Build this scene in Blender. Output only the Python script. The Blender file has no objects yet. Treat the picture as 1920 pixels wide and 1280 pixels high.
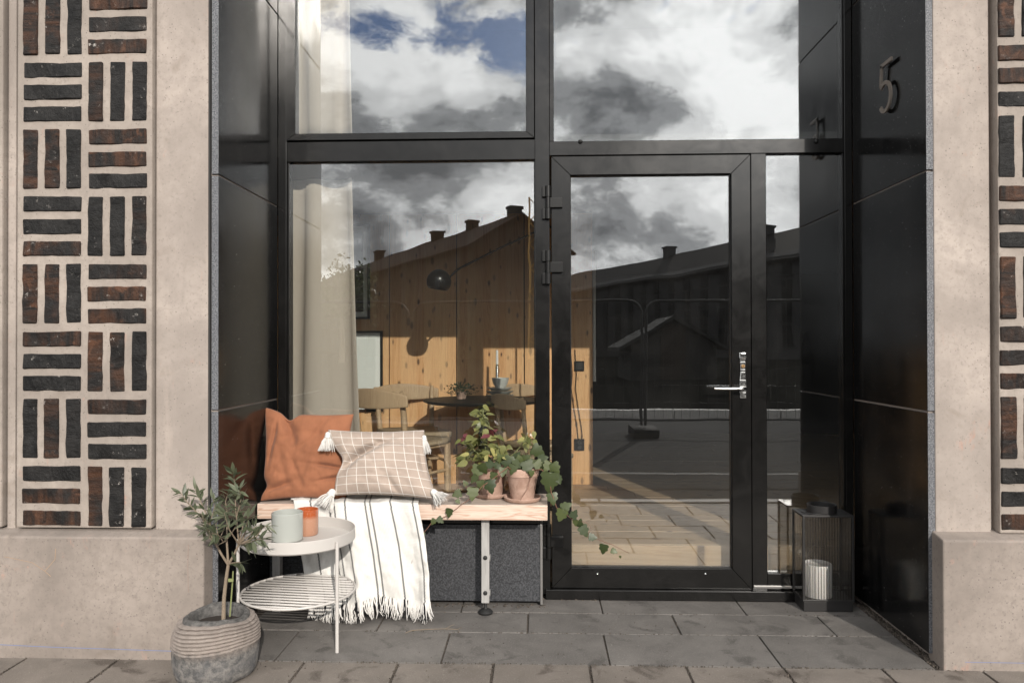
import bpy, bmesh, math, random
import numpy as np
from mathutils import Vector, Matrix, noise
random.seed(7)
S = bpy.context.scene
COL = S.collection
R = math.radians

# ------------------------------------------------------------------ camera, sky, sun, exposure
CAM = np.array([0.0, -3.1264, 1.2957]); YAW, PITCH, ROLL, FPX = .0356, .0071, -.0018, 1408.9
_f = np.array([-math.sin(YAW)*math.cos(PITCH), math.cos(YAW)*math.cos(PITCH), math.sin(PITCH)])
_r = np.array([math.cos(YAW), math.sin(YAW), 0]); _u = np.cross(_r, _f)
_r, _u = _r*math.cos(ROLL)+_u*math.sin(ROLL), _u*math.cos(ROLL)-_r*math.sin(ROLL)
def at(x, y, Y=None, Z=None):
    """photo pixel (1920 x 1280) -> the point of the place on the plane Y (or Z)"""
    d = _r*(x-960)/FPX - _u*(y-640)/FPX + _f
    t = (Y-CAM[1])/d[1] if Y is not None else (Z-CAM[2])/d[2]
    return Vector(CAM+t*d)
def X(x, Y, y=640): return at(x, y, Y).x
def Z(y, Y, x=960): return at(x, y, Y).z

cam = bpy.data.cameras.new('camera'); cam.sensor_width = 36; cam.lens = FPX/1920*36; cam.clip_end = 3000; cam.clip_start = .05
co = bpy.data.objects.new('camera', cam); COL.objects.link(co)
co.matrix_world = Matrix(((_r[0], _u[0], -_f[0], CAM[0]), (_r[1], _u[1], -_f[1], CAM[1]), (_r[2], _u[2], -_f[2], CAM[2]), (0, 0, 0, 1)))
S.camera = co
SUN = Vector((-.33, 1, -.49)).normalized()          # direction the light travels
sl = bpy.data.lights.new('sun', 'SUN'); sl.energy = 4.2; sl.angle = R(.53); sl.color = (1, .93, .84)
so = bpy.data.objects.new('sun', sl); COL.objects.link(so); so.rotation_euler = SUN.to_track_quat('-Z', 'Y').to_euler()
S.view_settings.view_transform = 'Standard'; S.view_settings.look = 'None'; S.view_settings.gamma = 1; S.view_settings.exposure = -.17
S.view_settings.use_curve_mapping = False
cy = S.cycles; cy.use_denoising = True; cy.max_bounces = 10; cy.diffuse_bounces = 2; cy.glossy_bounces = 5; cy.transmission_bounces = 6
cy.transparent_max_bounces = 16; cy.caustics_reflective = False; cy.caustics_refractive = False; cy.sample_clamp_indirect = 6

# ------------------------------------------------------------------ node helpers
def N(nt, typ, ins=None, **props):
    n = nt.nodes.new(typ)
    for k, v in props.items(): setattr(n, k, v)
    for k, v in (ins or {}).items():
        s = n.inputs[k]
        if isinstance(v, bpy.types.NodeSocket): nt.links.new(v, s)
        else: s.default_value = v
    return n
def mixc(nt, f, a, b, blend='MIX'):
    n = nt.nodes.new('ShaderNodeMix'); n.data_type = 'RGBA'; n.blend_type = blend
    for i, v in ((0, f), (6, a), (7, b)):
        if isinstance(v, bpy.types.NodeSocket): nt.links.new(v, n.inputs[i])
        elif i == 0: n.inputs[0].default_value = v
        else: n.inputs[i].default_value = (*v, 1) if len(v) == 3 else v
    return n.outputs[2]
def ramp(nt, fac, stops, interp='LINEAR'):
    n = nt.nodes.new('ShaderNodeValToRGB'); cr = n.color_ramp; cr.interpolation = interp
    while len(cr.elements) < len(stops): cr.elements.new(.5)
    for e, (p, c) in zip(cr.elements, stops):
        e.position = p; e.color = (c, c, c, 1) if not hasattr(c, '__len__') else (*c, 1)
    nt.links.new(fac, n.inputs[0]); return n.outputs[0]
def math_(nt, op, a, b=None, c=None, clamp=False):
    n = nt.nodes.new('ShaderNodeMath'); n.operation = op; n.use_clamp = clamp
    for i, v in enumerate((a, b, c)):
        if v is None: continue
        if isinstance(v, bpy.types.NodeSocket): nt.links.new(v, n.inputs[i])
        else: n.inputs[i].default_value = v
    return n.outputs[0]
def coords(nt, kind='Object', scale=(1, 1, 1), loc=(0, 0, 0), rnd=False):
    tc = N(nt, 'ShaderNodeTexCoord').outputs[kind]
    m = N(nt, 'ShaderNodeMapping', {'Vector': tc, 'Scale': scale, 'Location': loc}).outputs[0]
    if rnd:
        oi = N(nt, 'ShaderNodeObjectInfo').outputs['Random']
        k = math_(nt, 'MULTIPLY', oi, 37.0)
        m = N(nt, 'ShaderNodeVectorMath', {0: m, 1: k}, operation='ADD').outputs[0]
    return m
def noise_(nt, vec, scale, detail=5, rough=.55, dist=0, out='Fac'):
    return N(nt, 'ShaderNodeTexNoise', {'Vector': vec, 'Scale': scale, 'Detail': detail, 'Roughness': rough, 'Distortion': dist}).outputs[out]
def bump(nt, h, strength=.3, dist=.01, normal=None):
    i = {'Height': h, 'Strength': strength, 'Distance': dist}
    if normal is not None: i['Normal'] = normal
    return N(nt, 'ShaderNodeBump', i).outputs[0]
MATS = {}
def mat(name, build=None, **kw):
    m = bpy.data.materials.new(name); m.use_nodes = True; nt = m.node_tree
    b = nt.nodes['Principled BSDF']
    for k, v in kw.items():
        s = b.inputs[k.replace('_', ' ')]
        s.default_value = (*v, 1) if hasattr(v, '__len__') and len(v) == 3 and s.type == 'RGBA' else v
    if build: build(nt, b)
    MATS[name] = m; return m
def setc(nt, b, c): nt.links.new(c, b.inputs['Base Color'])
def setr(nt, b, c): nt.links.new(c, b.inputs['Roughness'])
def setn(nt, b, c): nt.links.new(c, b.inputs['Normal'])

SEED = (5.37, -5.91, 5.53)
# ------------------------------------------------------------------ world: daylight sky with broken cloud
W = bpy.data.worlds.new('World'); S.world = W; W.use_nodes = True; nt = W.node_tree
bg = nt.nodes['Background']
sky = N(nt, 'ShaderNodeTexSky', sky_type='NISHITA'); sky.sun_disc = False
td = -SUN; sky.sun_elevation = math.asin(td.z); sky.sun_rotation = math.atan2(td.x, td.y)
d = N(nt, 'ShaderNodeTexCoord').outputs['Generated']
blue = mixc(nt, 1, sky.outputs[0], (.095, .118, .160), 'MULTIPLY')
v1 = N(nt, 'ShaderNodeMapping', {'Vector': d, 'Scale': (1, 1, 1.5), 'Location': (3.1, 1.3, .35)}).outputs[0]
warp = noise_(nt, v1, 2.4, 3, .5, 0, 'Color')
v2 = N(nt, 'ShaderNodeVectorMath', {0: v1, 1: N(nt, 'ShaderNodeVectorMath', {0: warp, 'Scale': .18}, operation='SCALE').outputs[0]}, operation='ADD').outputs[0]
v4 = N(nt, 'ShaderNodeMapping', {'Vector': v2, 'Location': SEED}).outputs[0]
cov = noise_(nt, v4, 4.2, 10, .62)
mask = ramp(nt, cov, [(.335, 0), (.42, 1)], 'EASE')
v3 = N(nt, 'ShaderNodeMapping', {'Vector': v2, 'Location': (8.21, 8.8, 8.66)}).outputs[0]
shade = noise_(nt, v3, 5.2, 10, .60)
ccol = ramp(nt, shade, [(.35, (.46, .47, .485)), (.44, (.95, .96, .97)), (.53, (2.35, 2.34, 2.31)), (.64, (3.3, 3.27, 3.21))], 'EASE')
sdot = N(nt, 'ShaderNodeVectorMath', {0: d, 1: tuple(td)}, operation='DOT_PRODUCT').outputs['Value']
glow = math_(nt, 'POWER', math_(nt, 'MAXIMUM', sdot, 0.0), 14.0)
gl = math_(nt, 'MULTIPLY_ADD', glow, .45, .95)
ccol = N(nt, 'ShaderNodeVectorMath', {0: ccol, 'Scale': gl}, operation='SCALE').outputs[0]
nt.links.new(mixc(nt, mask, blue, ccol), bg.inputs['Color']); bg.inputs['Strength'].default_value = 1.0

# ------------------------------------------------------------------ mesh helpers
class MB:
    def __init__(s): s.v = []; s.f = []; s.uv = {}
    def add(s, vs, fs):
        o = len(s.v); s.v += [Vector(q) for q in vs]; s.f += [tuple(i+o for i in f) for f in fs]; return s
    def box(s, x0, x1, y0, y1, z0, z1, bev=0.0):
        if bev <= 0:
            return s.add([(x0,y0,z0),(x1,y0,z0),(x1,y1,z0),(x0,y1,z0),(x0,y0,z1),(x1,y0,z1),(x1,y1,z1),(x0,y1,z1)],
                         [(0,3,2,1),(4,5,6,7),(0,1,5,4),(1,2,6,5),(2,3,7,6),(3,0,4,7)])
        bm = bmesh.new(); bmesh.ops.create_cube(bm, size=1)
        for q in bm.verts: q.co = Vector(((x0+x1)/2+q.co.x*(x1-x0), (y0+y1)/2+q.co.y*(y1-y0), (z0+z1)/2+q.co.z*(z1-z0)))
        bmesh.ops.bevel(bm, geom=bm.edges[:], offset=bev, segments=2, profile=.6, affect='EDGES')
        bm.verts.index_update(); s.add([q.co for q in bm.verts], [[q.index for q in f.verts] for f in bm.faces]); bm.free(); return s
    def hexa(s, pts): return s.add(pts, [(0,3,2,1),(4,5,6,7),(0,1,5,4),(1,2,6,5),(2,3,7,6),(3,0,4,7)])
    def tube(s, path, r, n=8, cap=True):
        path = [Vector(p) for p in path]; k = len(path); rr = r if hasattr(r, '__len__') else [r]*k
        o = len(s.v); up = None
        for i, p in enumerate(path):
            t = (path[min(i+1, k-1)]-path[max(i-1, 0)]).normalized()
            if up is None: up = t.orthogonal().normalized()
            up = (up-t*up.dot(t)); up = up.normalized() if up.length > 1e-6 else t.orthogonal().normalized()
            w = t.cross(up)
            for j in range(n):
                a = 2*math.pi*j/n; s.v.append(p+(up*math.cos(a)+w*math.sin(a))*rr[i])
        for i in range(k-1):
            for j in range(n):
                a, b = o+i*n+j, o+i*n+(j+1) % n; s.f.append((a, b, b+n, a+n))
        if cap: s.f.append(tuple(o+j for j in reversed(range(n)))); s.f.append(tuple(o+(k-1)*n+j for j in range(n)))
        return s
    def lathe(s, prof, c=(0,0,0), n=32, jit=None, caps=True):
        o = len(s.v); c = Vector(c); m = len(prof)
        for i, (r, z) in enumerate(prof):
            for j in range(n):
                a = 2*math.pi*j/n; q = Vector((math.cos(a)*r, math.sin(a)*r, z))
                if jit: q = jit(q, a, i)
                s.v.append(c+q)
        for i in range(m-1):
            for j in range(n):
                a, b = o+i*n+j, o+i*n+(j+1) % n; s.f.append((a, b, b+n, a+n))
        if caps and prof[0][0] > 1e-5: s.f.append(tuple(o+j for j in reversed(range(n))))
        if caps and prof[-1][0] > 1e-5: s.f.append(tuple(o+(m-1)*n+j for j in range(n)))
        return s
    def prism(s, poly, y0, y1, plane='XZ'):
        n = len(poly)
        f = {'XZ': lambda a, b, d: (a, d, b), 'XY': lambda a, b, d: (a, b, d), 'YZ': lambda a, b, d: (d, a, b)}[plane]
        return s.add([f(a, b, y0) for a, b in poly]+[f(a, b, y1) for a, b in poly],
                     [tuple(range(n)), tuple(reversed(range(n, 2*n)))]+[((i+1) % n, i, i+n, (i+1) % n+n) for i in range(n)])
    def grid(s, fn, nu, nv):
        """fn(u, v) -> point, u, v in 0..1; keeps uv"""
        o = len(s.v)
        for j in range(nv+1):
            for i in range(nu+1):
                s.v.append(Vector(fn(i/nu, j/nv))); s.uv[len(s.v)-1] = (i/nu, j/nv)
        for j in range(nv):
            for i in range(nu):
                a = o+j*(nu+1)+i; s.f.append((a, a+1, a+nu+2, a+nu+1))
        return s
    def mesh(s, name, m, smooth=False, fix=True):
        me = bpy.data.meshes.new(name); me.from_pydata([tuple(q) for q in s.v], [], s.f)
        if s.uv:
            ul = me.uv_layers.new(name='UVMap')
            for l in me.loops: ul.data[l.index].uv = s.uv.get(l.vertex_index, (0, 0))
        if fix:
            bm = bmesh.new(); bm.from_mesh(me); bmesh.ops.recalc_face_normals(bm, faces=bm.faces[:]); bm.to_mesh(me); bm.free()
        if smooth:
            for p in me.polygons: p.use_smooth = True
        if m: me.materials.append(MATS[m] if isinstance(m, str) else m)
        me.update(); return me
    def obj(s, name, m, parent=None, smooth=False, fix=True, autos=None):
        o = link(name, s.mesh(name, m, smooth, fix), parent)
        if autos: o.data.shade_auto(autos) if hasattr(o.data, 'shade_auto') else None
        return o
def link(name, me, parent=None, loc=None, rot=None):
    o = bpy.data.objects.new(name, me); COL.objects.link(o)
    if parent: o.parent = parent
    if loc is not None: o.location = loc
    if rot is not None: o.rotation_euler = rot
    return o
def tag(o, label, cat, group=None, kind=None):
    o['label'] = label
    if cat: o['category'] = cat
    if group: o['group'] = group
    if kind: o['kind'] = kind
    return o
def thing(name, label, cat, loc=(0,0,0), group=None, rz=0):
    o = bpy.data.objects.new(name, None); COL.objects.link(o); o.location = loc; o.rotation_euler.z = rz; o.empty_display_size = .1
    return tag(o, label, cat, group)
def struct(o, label=None, cat=None):
    o['kind'] = 'structure'
    if label: o['label'] = label
    if cat: o['category'] = cat
    return o
def smooth_by_angle(o, ang=35):
    me = o.data
    bm = bmesh.new(); bm.from_mesh(me)
    for e in bm.edges:
        if len(e.link_faces) == 2 and e.calc_face_angle(0) > R(ang): e.smooth = False
    for f in bm.faces: f.smooth = True
    bm.to_mesh(me); bm.free(); return o
def fbm(p, sc=1, o=3): return noise.fractal(Vector(p)*sc, .5, 2, o)

# ------------------------------------------------------------------ materials
def concrete(nt, b, base=(.375, .325, .29), stain=.6):
    p = coords(nt)
    n1 = noise_(nt, p, 1.6, 7, .6, .4); n2 = noise_(nt, p, 22, 6, .65); n3 = noise_(nt, p, 5.5, 6, .6, 1.0)
    dk = tuple(c*.74 for c in base); lt = tuple(min(1, c*1.14) for c in base)
    c = mixc(nt, ramp(nt, n1, [(.36, 0), (.64, 1)]), dk, lt)
    c = mixc(nt, ramp(nt, n2, [(.44, 0), (.62, .38)]), c, tuple(q*.70 for q in base))
    c = mixc(nt, ramp(nt, n3, [(.60, 0), (.74, stain)]), c, (base[0]*.60, base[1]*.57, base[2]*.53))
    ps = N(nt, 'ShaderNodeMapping', {'Vector': p, 'Scale': (9, 9, 1.2)}).outputs[0]
    n4 = noise_(nt, ps, 1.7, 5, .6); c = mixc(nt, ramp(nt, n4, [(.58, 0), (.76, .45)]), c, (base[0]*1.18, base[1]*1.16, base[2]*1.13))
    n5 = noise_(nt, p, 3.1, 4, .7, 2.2); n5b = noise_(nt, ps, 4, 3, .7)
    c = mixc(nt, math_(nt, 'MULTIPLY', ramp(nt, n5, [(.60, 0), (.72, .55)]), ramp(nt, n5b, [(.5, 0), (.62, 1)])), c, (.42, .235, .18))
    vo = N(nt, 'ShaderNodeTexVoronoi', {'Vector': p, 'Scale': 55.0}); pits = ramp(nt, vo.outputs['Distance'], [(.08, 0), (.17, 1)])
    gate = ramp(nt, noise_(nt, p, 9, 3, .6), [(.46, 1), (.54, 0)]); pits = math_(nt, 'MAXIMUM', pits, gate)
    c = mixc(nt, pits, tuple(q*.5 for q in base), c)
    n6 = noise_(nt, p, 75, 3, .65); c = mixc(nt, ramp(nt, n6, [(.56, 0), (.70, .55)]), c, tuple(q*.62 for q in base))
    n7 = noise_(nt, N(nt, 'ShaderNodeMapping', {'Vector': p, 'Scale': (1, 1, .12)}).outputs[0], 16, 4, .65); c = mixc(nt, ramp(nt, n7, [(.56, 0), (.72, .30)]), c, tuple(q*.70 for q in base))
    w8 = N(nt, 'ShaderNodeTexVoronoi', {'Vector': N(nt, 'ShaderNodeVectorMath', {0: p, 1: N(nt, 'ShaderNodeVectorMath', {0: noise_(nt, p, 4, 4, .6, 0, 'Color'), 'Scale': .35}, operation='SCALE').outputs[0]}, operation='ADD').outputs[0], 'Scale': 1.3}, feature='DISTANCE_TO_EDGE').outputs['Distance']
    c = mixc(nt, math_(nt, 'MULTIPLY', ramp(nt, w8, [(.0, .28), (.005, 0)]), ramp(nt, n1, [(.45, 0), (.55, 1)])), c, tuple(q*.55 for q in base))
    setc(nt, b, c); b.inputs['Roughness'].default_value = .85; b.inputs['Specular IOR Level'].default_value = .25
    h = math_(nt, 'ADD', math_(nt, 'MULTIPLY', n2, .25), math_(nt, 'MULTIPLY', pits, .6))
    setn(nt, b, bump(nt, h, .35, .004))
mat('concrete', concrete)
mat('plinth_concrete', lambda nt, b: concrete(nt, b, (.27, .232, .205), .6))
mat('panel_concrete', lambda nt, b: concrete(nt, b, (.335, .29, .255), .4))
def brick(nt, b):
    p = coords(nt, rnd=True)
    oi = N(nt, 'ShaderNodeObjectInfo').outputs['Random']
    n1 = noise_(nt, p, 14, 6, .65); n2 = noise_(nt, p, 60, 5, .7)
    base = mixc(nt, ramp(nt, n1, [(.35, 0), (.65, 1)]), (.0045, .0043, .0044), (.019, .018, .0175))
    ps = N(nt, 'ShaderNodeMapping', {'Vector': p, 'Scale': (34, 3, 3)}).outputs[0]
    bands = noise_(nt, ps, 1.0, 4, .6, .3); blot = noise_(nt, p, 17, 4, .6, .6)
    br = mixc(nt, ramp(nt, bands, [(.36, 0), (.62, 1)]), (.011, .0085, .0075), (.060, .028, .016))
    br = mixc(nt, ramp(nt, blot, [(.56, 0), (.66, .8)]), br, (.10, .046, .026))
    gate = math_(nt, 'MULTIPLY', ramp(nt, oi, [(.40, 0), (.5, 1)], 'CONSTANT' if False else 'LINEAR'), ramp(nt, noise_(nt, p, 8, 3, .5), [(.40, .1), (.55, 1)]))
    c = mixc(nt, gate, base, br)
    sp = noise_(nt, p, 42, 4, .75); sp2 = noise_(nt, p, 10, 3, .6)
    white = math_(nt, 'MULTIPLY', ramp(nt, sp, [(.60, 0), (.67, .8)]), ramp(nt, sp2, [(.52, 0), (.66, 1)]))
    c = mixc(nt, white, c, (.42, .39, .36))
    setc(nt, b, c); setr(nt, b, ramp(nt, n2, [(.3, .42), (.7, .68)])); b.inputs['Specular IOR Level'].default_value = .22
    cr = noise_(nt, N(nt, 'ShaderNodeMapping', {'Vector': p, 'Scale': (30, 6, 8)}).outputs[0], 1, 6, .7)
    setn(nt, b, bump(nt, math_(nt, 'ADD', math_(nt, 'MULTIPLY', cr, .8), math_(nt, 'MULTIPLY', n2, .6)), 1.0, .009))
mat('brick', brick)
def granite(nt, b):
    p = coords(nt); v = noise_(nt, p, 210, 3, .7); s2 = noise_(nt, p, 3.5, 5, .65, .8)
    c = mixc(nt, ramp(nt, v, [(.5, 0), (.72, 1)]), (.004, .004, .0042), (.010, .010, .0104))
    sp = noise_(nt, p, 130, 2, .5); c = mixc(nt, ramp(nt, sp, [(.735, 0), (.76, .8)]), c, (.30, .29, .28)); du = noise_(nt, N(nt, 'ShaderNodeMapping', {'Vector': p, 'Scale': (9, 9, .8)}).outputs[0], 1.5, 5, .7); c = mixc(nt, ramp(nt, du, [(.5, 0), (.8, .12)]), c, (.12, .115, .11))
    setc(nt, b, c); setr(nt, b, ramp(nt, s2, [(.35, .13), (.75, .25)])); b.inputs['Specular IOR Level'].default_value = .30
mat('granite_polished', granite)
def granite_flamed(nt, b):
    p = coords(nt); v = noise_(nt, p, 170, 3, .75); v2 = noise_(nt, p, 60, 3, .7)
    c = mixc(nt, ramp(nt, v, [(.40, 0), (.60, 1)]), (.035, .038, .045), (.20, .205, .22))
    c = mixc(nt, ramp(nt, v2, [(.45, 0), (.7, .5)]), c, (.05, .05, .055))
    setc(nt, b, c); b.inputs['Roughness'].default_value = .6; setn(nt, b, bump(nt, v, .5, .003))
mat('granite_flamed', granite_flamed)
def terrazzo(nt, b):
    p = coords(nt); v = noise_(nt, p, 110, 4, .75); s2 = N(nt, 'ShaderNodeTexVoronoi', {'Vector': p, 'Scale': 60.0}).outputs['Distance']
    c = mixc(nt, ramp(nt, v, [(.42, 0), (.66, 1)]), (.020, .021, .024), (.085, .088, .095))
    c = mixc(nt, ramp(nt, s2, [(.03, 1), (.08, 0)]), c, (.3, .28, .26))
    setc(nt, b, c); b.inputs['Roughness'].default_value = .42
mat('black_terrazzo', terrazzo)
def alu(nt, b):
    p = coords(nt); st = noise_(nt, N(nt, 'ShaderNodeMapping', {'Vector': p, 'Scale': (2, 2, 2)}).outputs[0], 1, 3, .5); sm = noise_(nt, p, 7, 5, .7, 1.2)
    c = mixc(nt, ramp(nt, sm, [(.4, 0), (.75, 1)]), (.005, .0048, .0046), (.010, .0094, .009))
    setc(nt, b, c); setr(nt, b, ramp(nt, math_(nt, 'ADD', math_(nt, 'MULTIPLY', st, .5), math_(nt, 'MULTIPLY', sm, .5)), [(.35, .15), (.7, .25)]))
    b.inputs['Specular IOR Level'].default_value = .42
mat('black_aluminium', alu)
mat('black_rubber', Base_Color=(.012, .012, .012), Roughness=.6)
mat('black_steel', Base_Color=(.009, .0088, .0086), Roughness=.28, Specular_IOR_Level=.35)
mat('lantern_black', Base_Color=(.020, .019, .019), Roughness=.42)
def chrome(nt, b):
    p = coords(nt); setr(nt, b, ramp(nt, noise_(nt, p, 120, 3, .6), [(.3, .08), (.8, .3)]))
mat('chrome', chrome, Base_Color=(.75, .75, .74), Metallic=1.0)
mat('brass', Base_Color=(.6, .36, .16), Metallic=1.0, Roughness=.3)
mat('steel', Base_Color=(.42, .41, .40), Metallic=.9, Roughness=.35)
def galv(nt, b):
    p = coords(nt); n = noise_(nt, N(nt, 'ShaderNodeMapping', {'Vector': p, 'Scale': (60, 60, 5)}).outputs[0], 1, 5, .6)
    setc(nt, b, mixc(nt, ramp(nt, n, [(.35, 0), (.7, 1)]), (.27, .262, .252), (.42, .408, .395)))
mat('bench_leg', galv, Roughness=.55)
def glass(name, r0=.15, tint=(.97, .985, .975), waves=True):
    m = bpy.data.materials.new(name); m.use_nodes = True; nt = m.node_tree; nt.nodes.clear()
    out = N(nt, 'ShaderNodeOutputMaterial')
    f = N(nt, 'ShaderNodeLayerWeight', {'Blend': .5}).outputs['Facing']
    fr = math_(nt, 'MULTIPLY_ADD', math_(nt, 'POWER', f, 4.5), 1-r0, r0, True)
    g = N(nt, 'ShaderNodeBsdfGlossy', {'Color': (.97, .98, 1, 1), 'Roughness': 0.0}); t = N(nt, 'ShaderNodeBsdfTransparent', {'Color': (*tint, 1)})
    if waves:
        h = noise_(nt, coords(nt), 2.2, 2, .4); nt.links.new(bump(nt, h, .035, .02), g.inputs['Normal'])
    mx = N(nt, 'ShaderNodeMixShader', {0: fr, 1: t.outputs[0], 2: g.outputs[0]}); last = mx.outputs[0]
    if waves:
        p = coords(nt); sm = noise_(nt, p, 3.5, 6, .65, .8); sc = noise_(nt, N(nt, 'ShaderNodeMapping', {'Vector': p, 'Scale': (14, 1, 1.2), 'Rotation': (0, .5, 0)}).outputs[0], 3, 4, .7)
        du = math_(nt, 'ADD', ramp(nt, sm, [(.35, .002), (.75, .009)]), ramp(nt, sc, [(.66, 0), (.74, .008)]))
        last = N(nt, 'ShaderNodeMixShader', {0: du, 1: last, 2: N(nt, 'ShaderNodeBsdfDiffuse', {'Color': (.6, .58, .56, 1)}).outputs[0]}).outputs[0]
    nt.links.new(last, out.inputs[0])
    MATS[name] = m; return m
glass('window_glass', .135)
glass('lantern_glass', .05, (.86, .85, .83), False)
def reeded(nt, b): pass
def paver(nt, b, lo=(.112, .104, .097), hi=(.185, .172, .160), spot=(.075, .069, .064)):
    p = coords(nt, rnd=True); g = N(nt, 'ShaderNodeNewGeometry').outputs['Position']
    oi = N(nt, 'ShaderNodeObjectInfo').outputs['Random']
    n1 = noise_(nt, g, 4.5, 7, .65, .5); n2 = noise_(nt, g, 160, 4, .75); n3 = noise_(nt, g, 6.5, 5, .6, .5)
    c = mixc(nt, ramp(nt, n1, [(.35, 0), (.68, 1)]), lo, hi)
    c = mixc(nt, ramp(nt, oi, [(0, 0), (1, .35)]), c, tuple(q*.72 for q in lo))
    c = mixc(nt, ramp(nt, n3, [(.56, 0), (.65, .85)]), c, spot)
    c = mixc(nt, ramp(nt, n2, [(.56, 0), (.70, .6)]), c, (.36, .335, .31))
    c = mixc(nt, ramp(nt, noise_(nt, g, 38, 4, .7, .5), [(.70, 0), (.75, .8)]), c, (.42, .40, .37))
    setc(nt, b, c); b.inputs['Roughness'].default_value = .72
    setn(nt, b, bump(nt, math_(nt, 'ADD', n2, math_(nt, 'MULTIPLY', n1, .6)), .6, .004))
mat('paver_grey', paver)
mat('paver_brown', lambda nt, b: paver(nt, b, (.15, .13, .112), (.225, .195, .17), (.075, .06, .05)))
def sandy(nt, b):
    p = coords(nt); n = noise_(nt, p, 130, 4, .8); n2 = noise_(nt, p, 30, 4, .7)
    c = mixc(nt, ramp(nt, n, [(.38, 0), (.64, 1)]), (.03, .025, .021), (.20, .165, .135)); c = mixc(nt, ramp(nt, n2, [(.35, .6), (.6, 0)]), c, (.02, .018, .016))
    setc(nt, b, c); b.inputs['Roughness'].default_value = .95; setn(nt, b, bump(nt, n, .8, .006))
mat('joint_sand', sandy)
def asphalt(nt, b):
    p = coords(nt); n = noise_(nt, p, 55, 4, .8); n2 = noise_(nt, p, .5, 5, .6)
    c = mixc(nt, n, (.017, .017, .018), (.042, .041, .040)); c = mixc(nt, ramp(nt, n2, [(.4, 0), (.7, .5)]), c, (.046, .044, .042))
    setc(nt, b, c); b.inputs['Roughness'].default_value = .9; b.inputs['Specular IOR Level'].default_value = .08; setn(nt, b, bump(nt, n, .4, .01))
mat('asphalt', asphalt)
def wood(nt, b, a, c2, knot, axis='X', scale=1.0, rough=.55, grey=None, rnd=False, kn=1.0):
    p = coords(nt, rnd=rnd)
    sc = {'X': (.5, 9, 9), 'Z': (9, 9, .5), 'Y': (9, .5, 9)}[axis]
    ps = N(nt, 'ShaderNodeMapping', {'Vector': p, 'Scale': tuple(q*scale for q in sc)}).outputs[0]
    n1 = noise_(nt, ps, 1.6, 3, .5, 1.3); rings = math_(nt, 'FRACT', math_(nt, 'MULTIPLY', n1, 11.0))
    rg = ramp(nt, rings, [(0, 1), (.25, .25), (.75, 0), (1, 1)])
    fine = noise_(nt, N(nt, 'ShaderNodeMapping', {'Vector': p, 'Scale': tuple(q*14*scale for q in sc)}).outputs[0], 1, 4, .7)
    c = mixc(nt, rg, a, c2); c = mixc(nt, ramp(nt, fine, [(.4, 0), (.7, .25)]), c, c2)
    if kn:
        sx = N(nt, 'ShaderNodeSeparateXYZ', {0: p}); along, across = {'X': (0, 1), 'Z': (2, 0), 'Y': (1, 0)}[axis]
        kvec = N(nt, 'ShaderNodeCombineXYZ', {0: math_(nt, 'MULTIPLY', sx.outputs[along], 2.6), 1: math_(nt, 'MULTIPLY', sx.outputs[across], 6.5)}).outputs[0]
        vor = N(nt, 'ShaderNodeTexVoronoi', {'Vector': kvec, 'Scale': 1.6}, voronoi_dimensions='2D'); kv = vor.outputs['Distance']
        big = N(nt, 'ShaderNodeSeparateColor', {0: vor.outputs['Color']}).outputs[0]
        kr = math_(nt, 'SUBTRACT', kv, math_(nt, 'MULTIPLY', big, .085*kn))
        c = mixc(nt, ramp(nt, kr, [(.012*kn, 1), (.045*kn, .35), (.09*kn, 0)]), c, knot)
    if grey: c = mixc(nt, ramp(nt, noise_(nt, p, 5, 5, .6), [(.4, .15), (.65, .8)]), c, grey)
    setc(nt, b, c); b.inputs['Roughness'].default_value = rough; setn(nt, b, bump(nt, math_(nt, 'ADD', rg, fine), .12, .003)); return p, c
mat('bench_wood', lambda nt, b: wood(nt, b, (.66, .53, .44), (.46, .29, .21), (.16, .08, .05), 'X', 1.6, .6, None, False, .3))
mat('bench_wood_top', lambda nt, b: wood(nt, b, (.52, .44, .37), (.36, .27, .22), (.15, .09, .06), 'X', 1.2, .65, (.40, .34, .30), False, .3))
def pine(nt, b):
    p, c = wood(nt, b, (.80, .455, .215), (.62, .30, .12), (.10, .035, .014), 'Z', .8, .45, None, True, 1.0)
    lam = N(nt, 'ShaderNodeTexWhiteNoise', {'W': math_(nt, 'FLOOR', math_(nt, 'MULTIPLY', N(nt, 'ShaderNodeSeparateXYZ', {0: coords(nt, rnd=True)}).outputs[0], 17.0))}, noise_dimensions='1D').outputs['Value']
    c = mixc(nt, ramp(nt, lam, [(0, 0), (1, .65)]), c, (.86, .56, .30)); setc(nt, b, c)
mat('pine', pine)
mat('floor_wood', lambda nt, b: wood(nt, b, (.48, .335, .21), (.36, .23, .135), (.07, .04, .025), 'X', .9, .45, (.40, .295, .20), True, .9))
mat('oak', lambda nt, b: wood(nt, b, (.56, .40, .25), (.44, .29, .17), (.3, .18, .1), 'Z', 1.6, .5, None, False, 0))
def cord(nt, b):
    p = coords(nt); w = N(nt, 'ShaderNodeTexWave', {'Vector': p, 'Scale': 38.0, 'Distortion': 1.5}, wave_type='BANDS').outputs['Fac']
    c = mixc(nt, w, (.26, .19, .12), (.58, .45, .31)); setc(nt, b, c); setn(nt, b, bump(nt, w, .6, .004)); b.inputs['Roughness'].default_value = .8
mat('paper_cord', cord)
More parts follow.
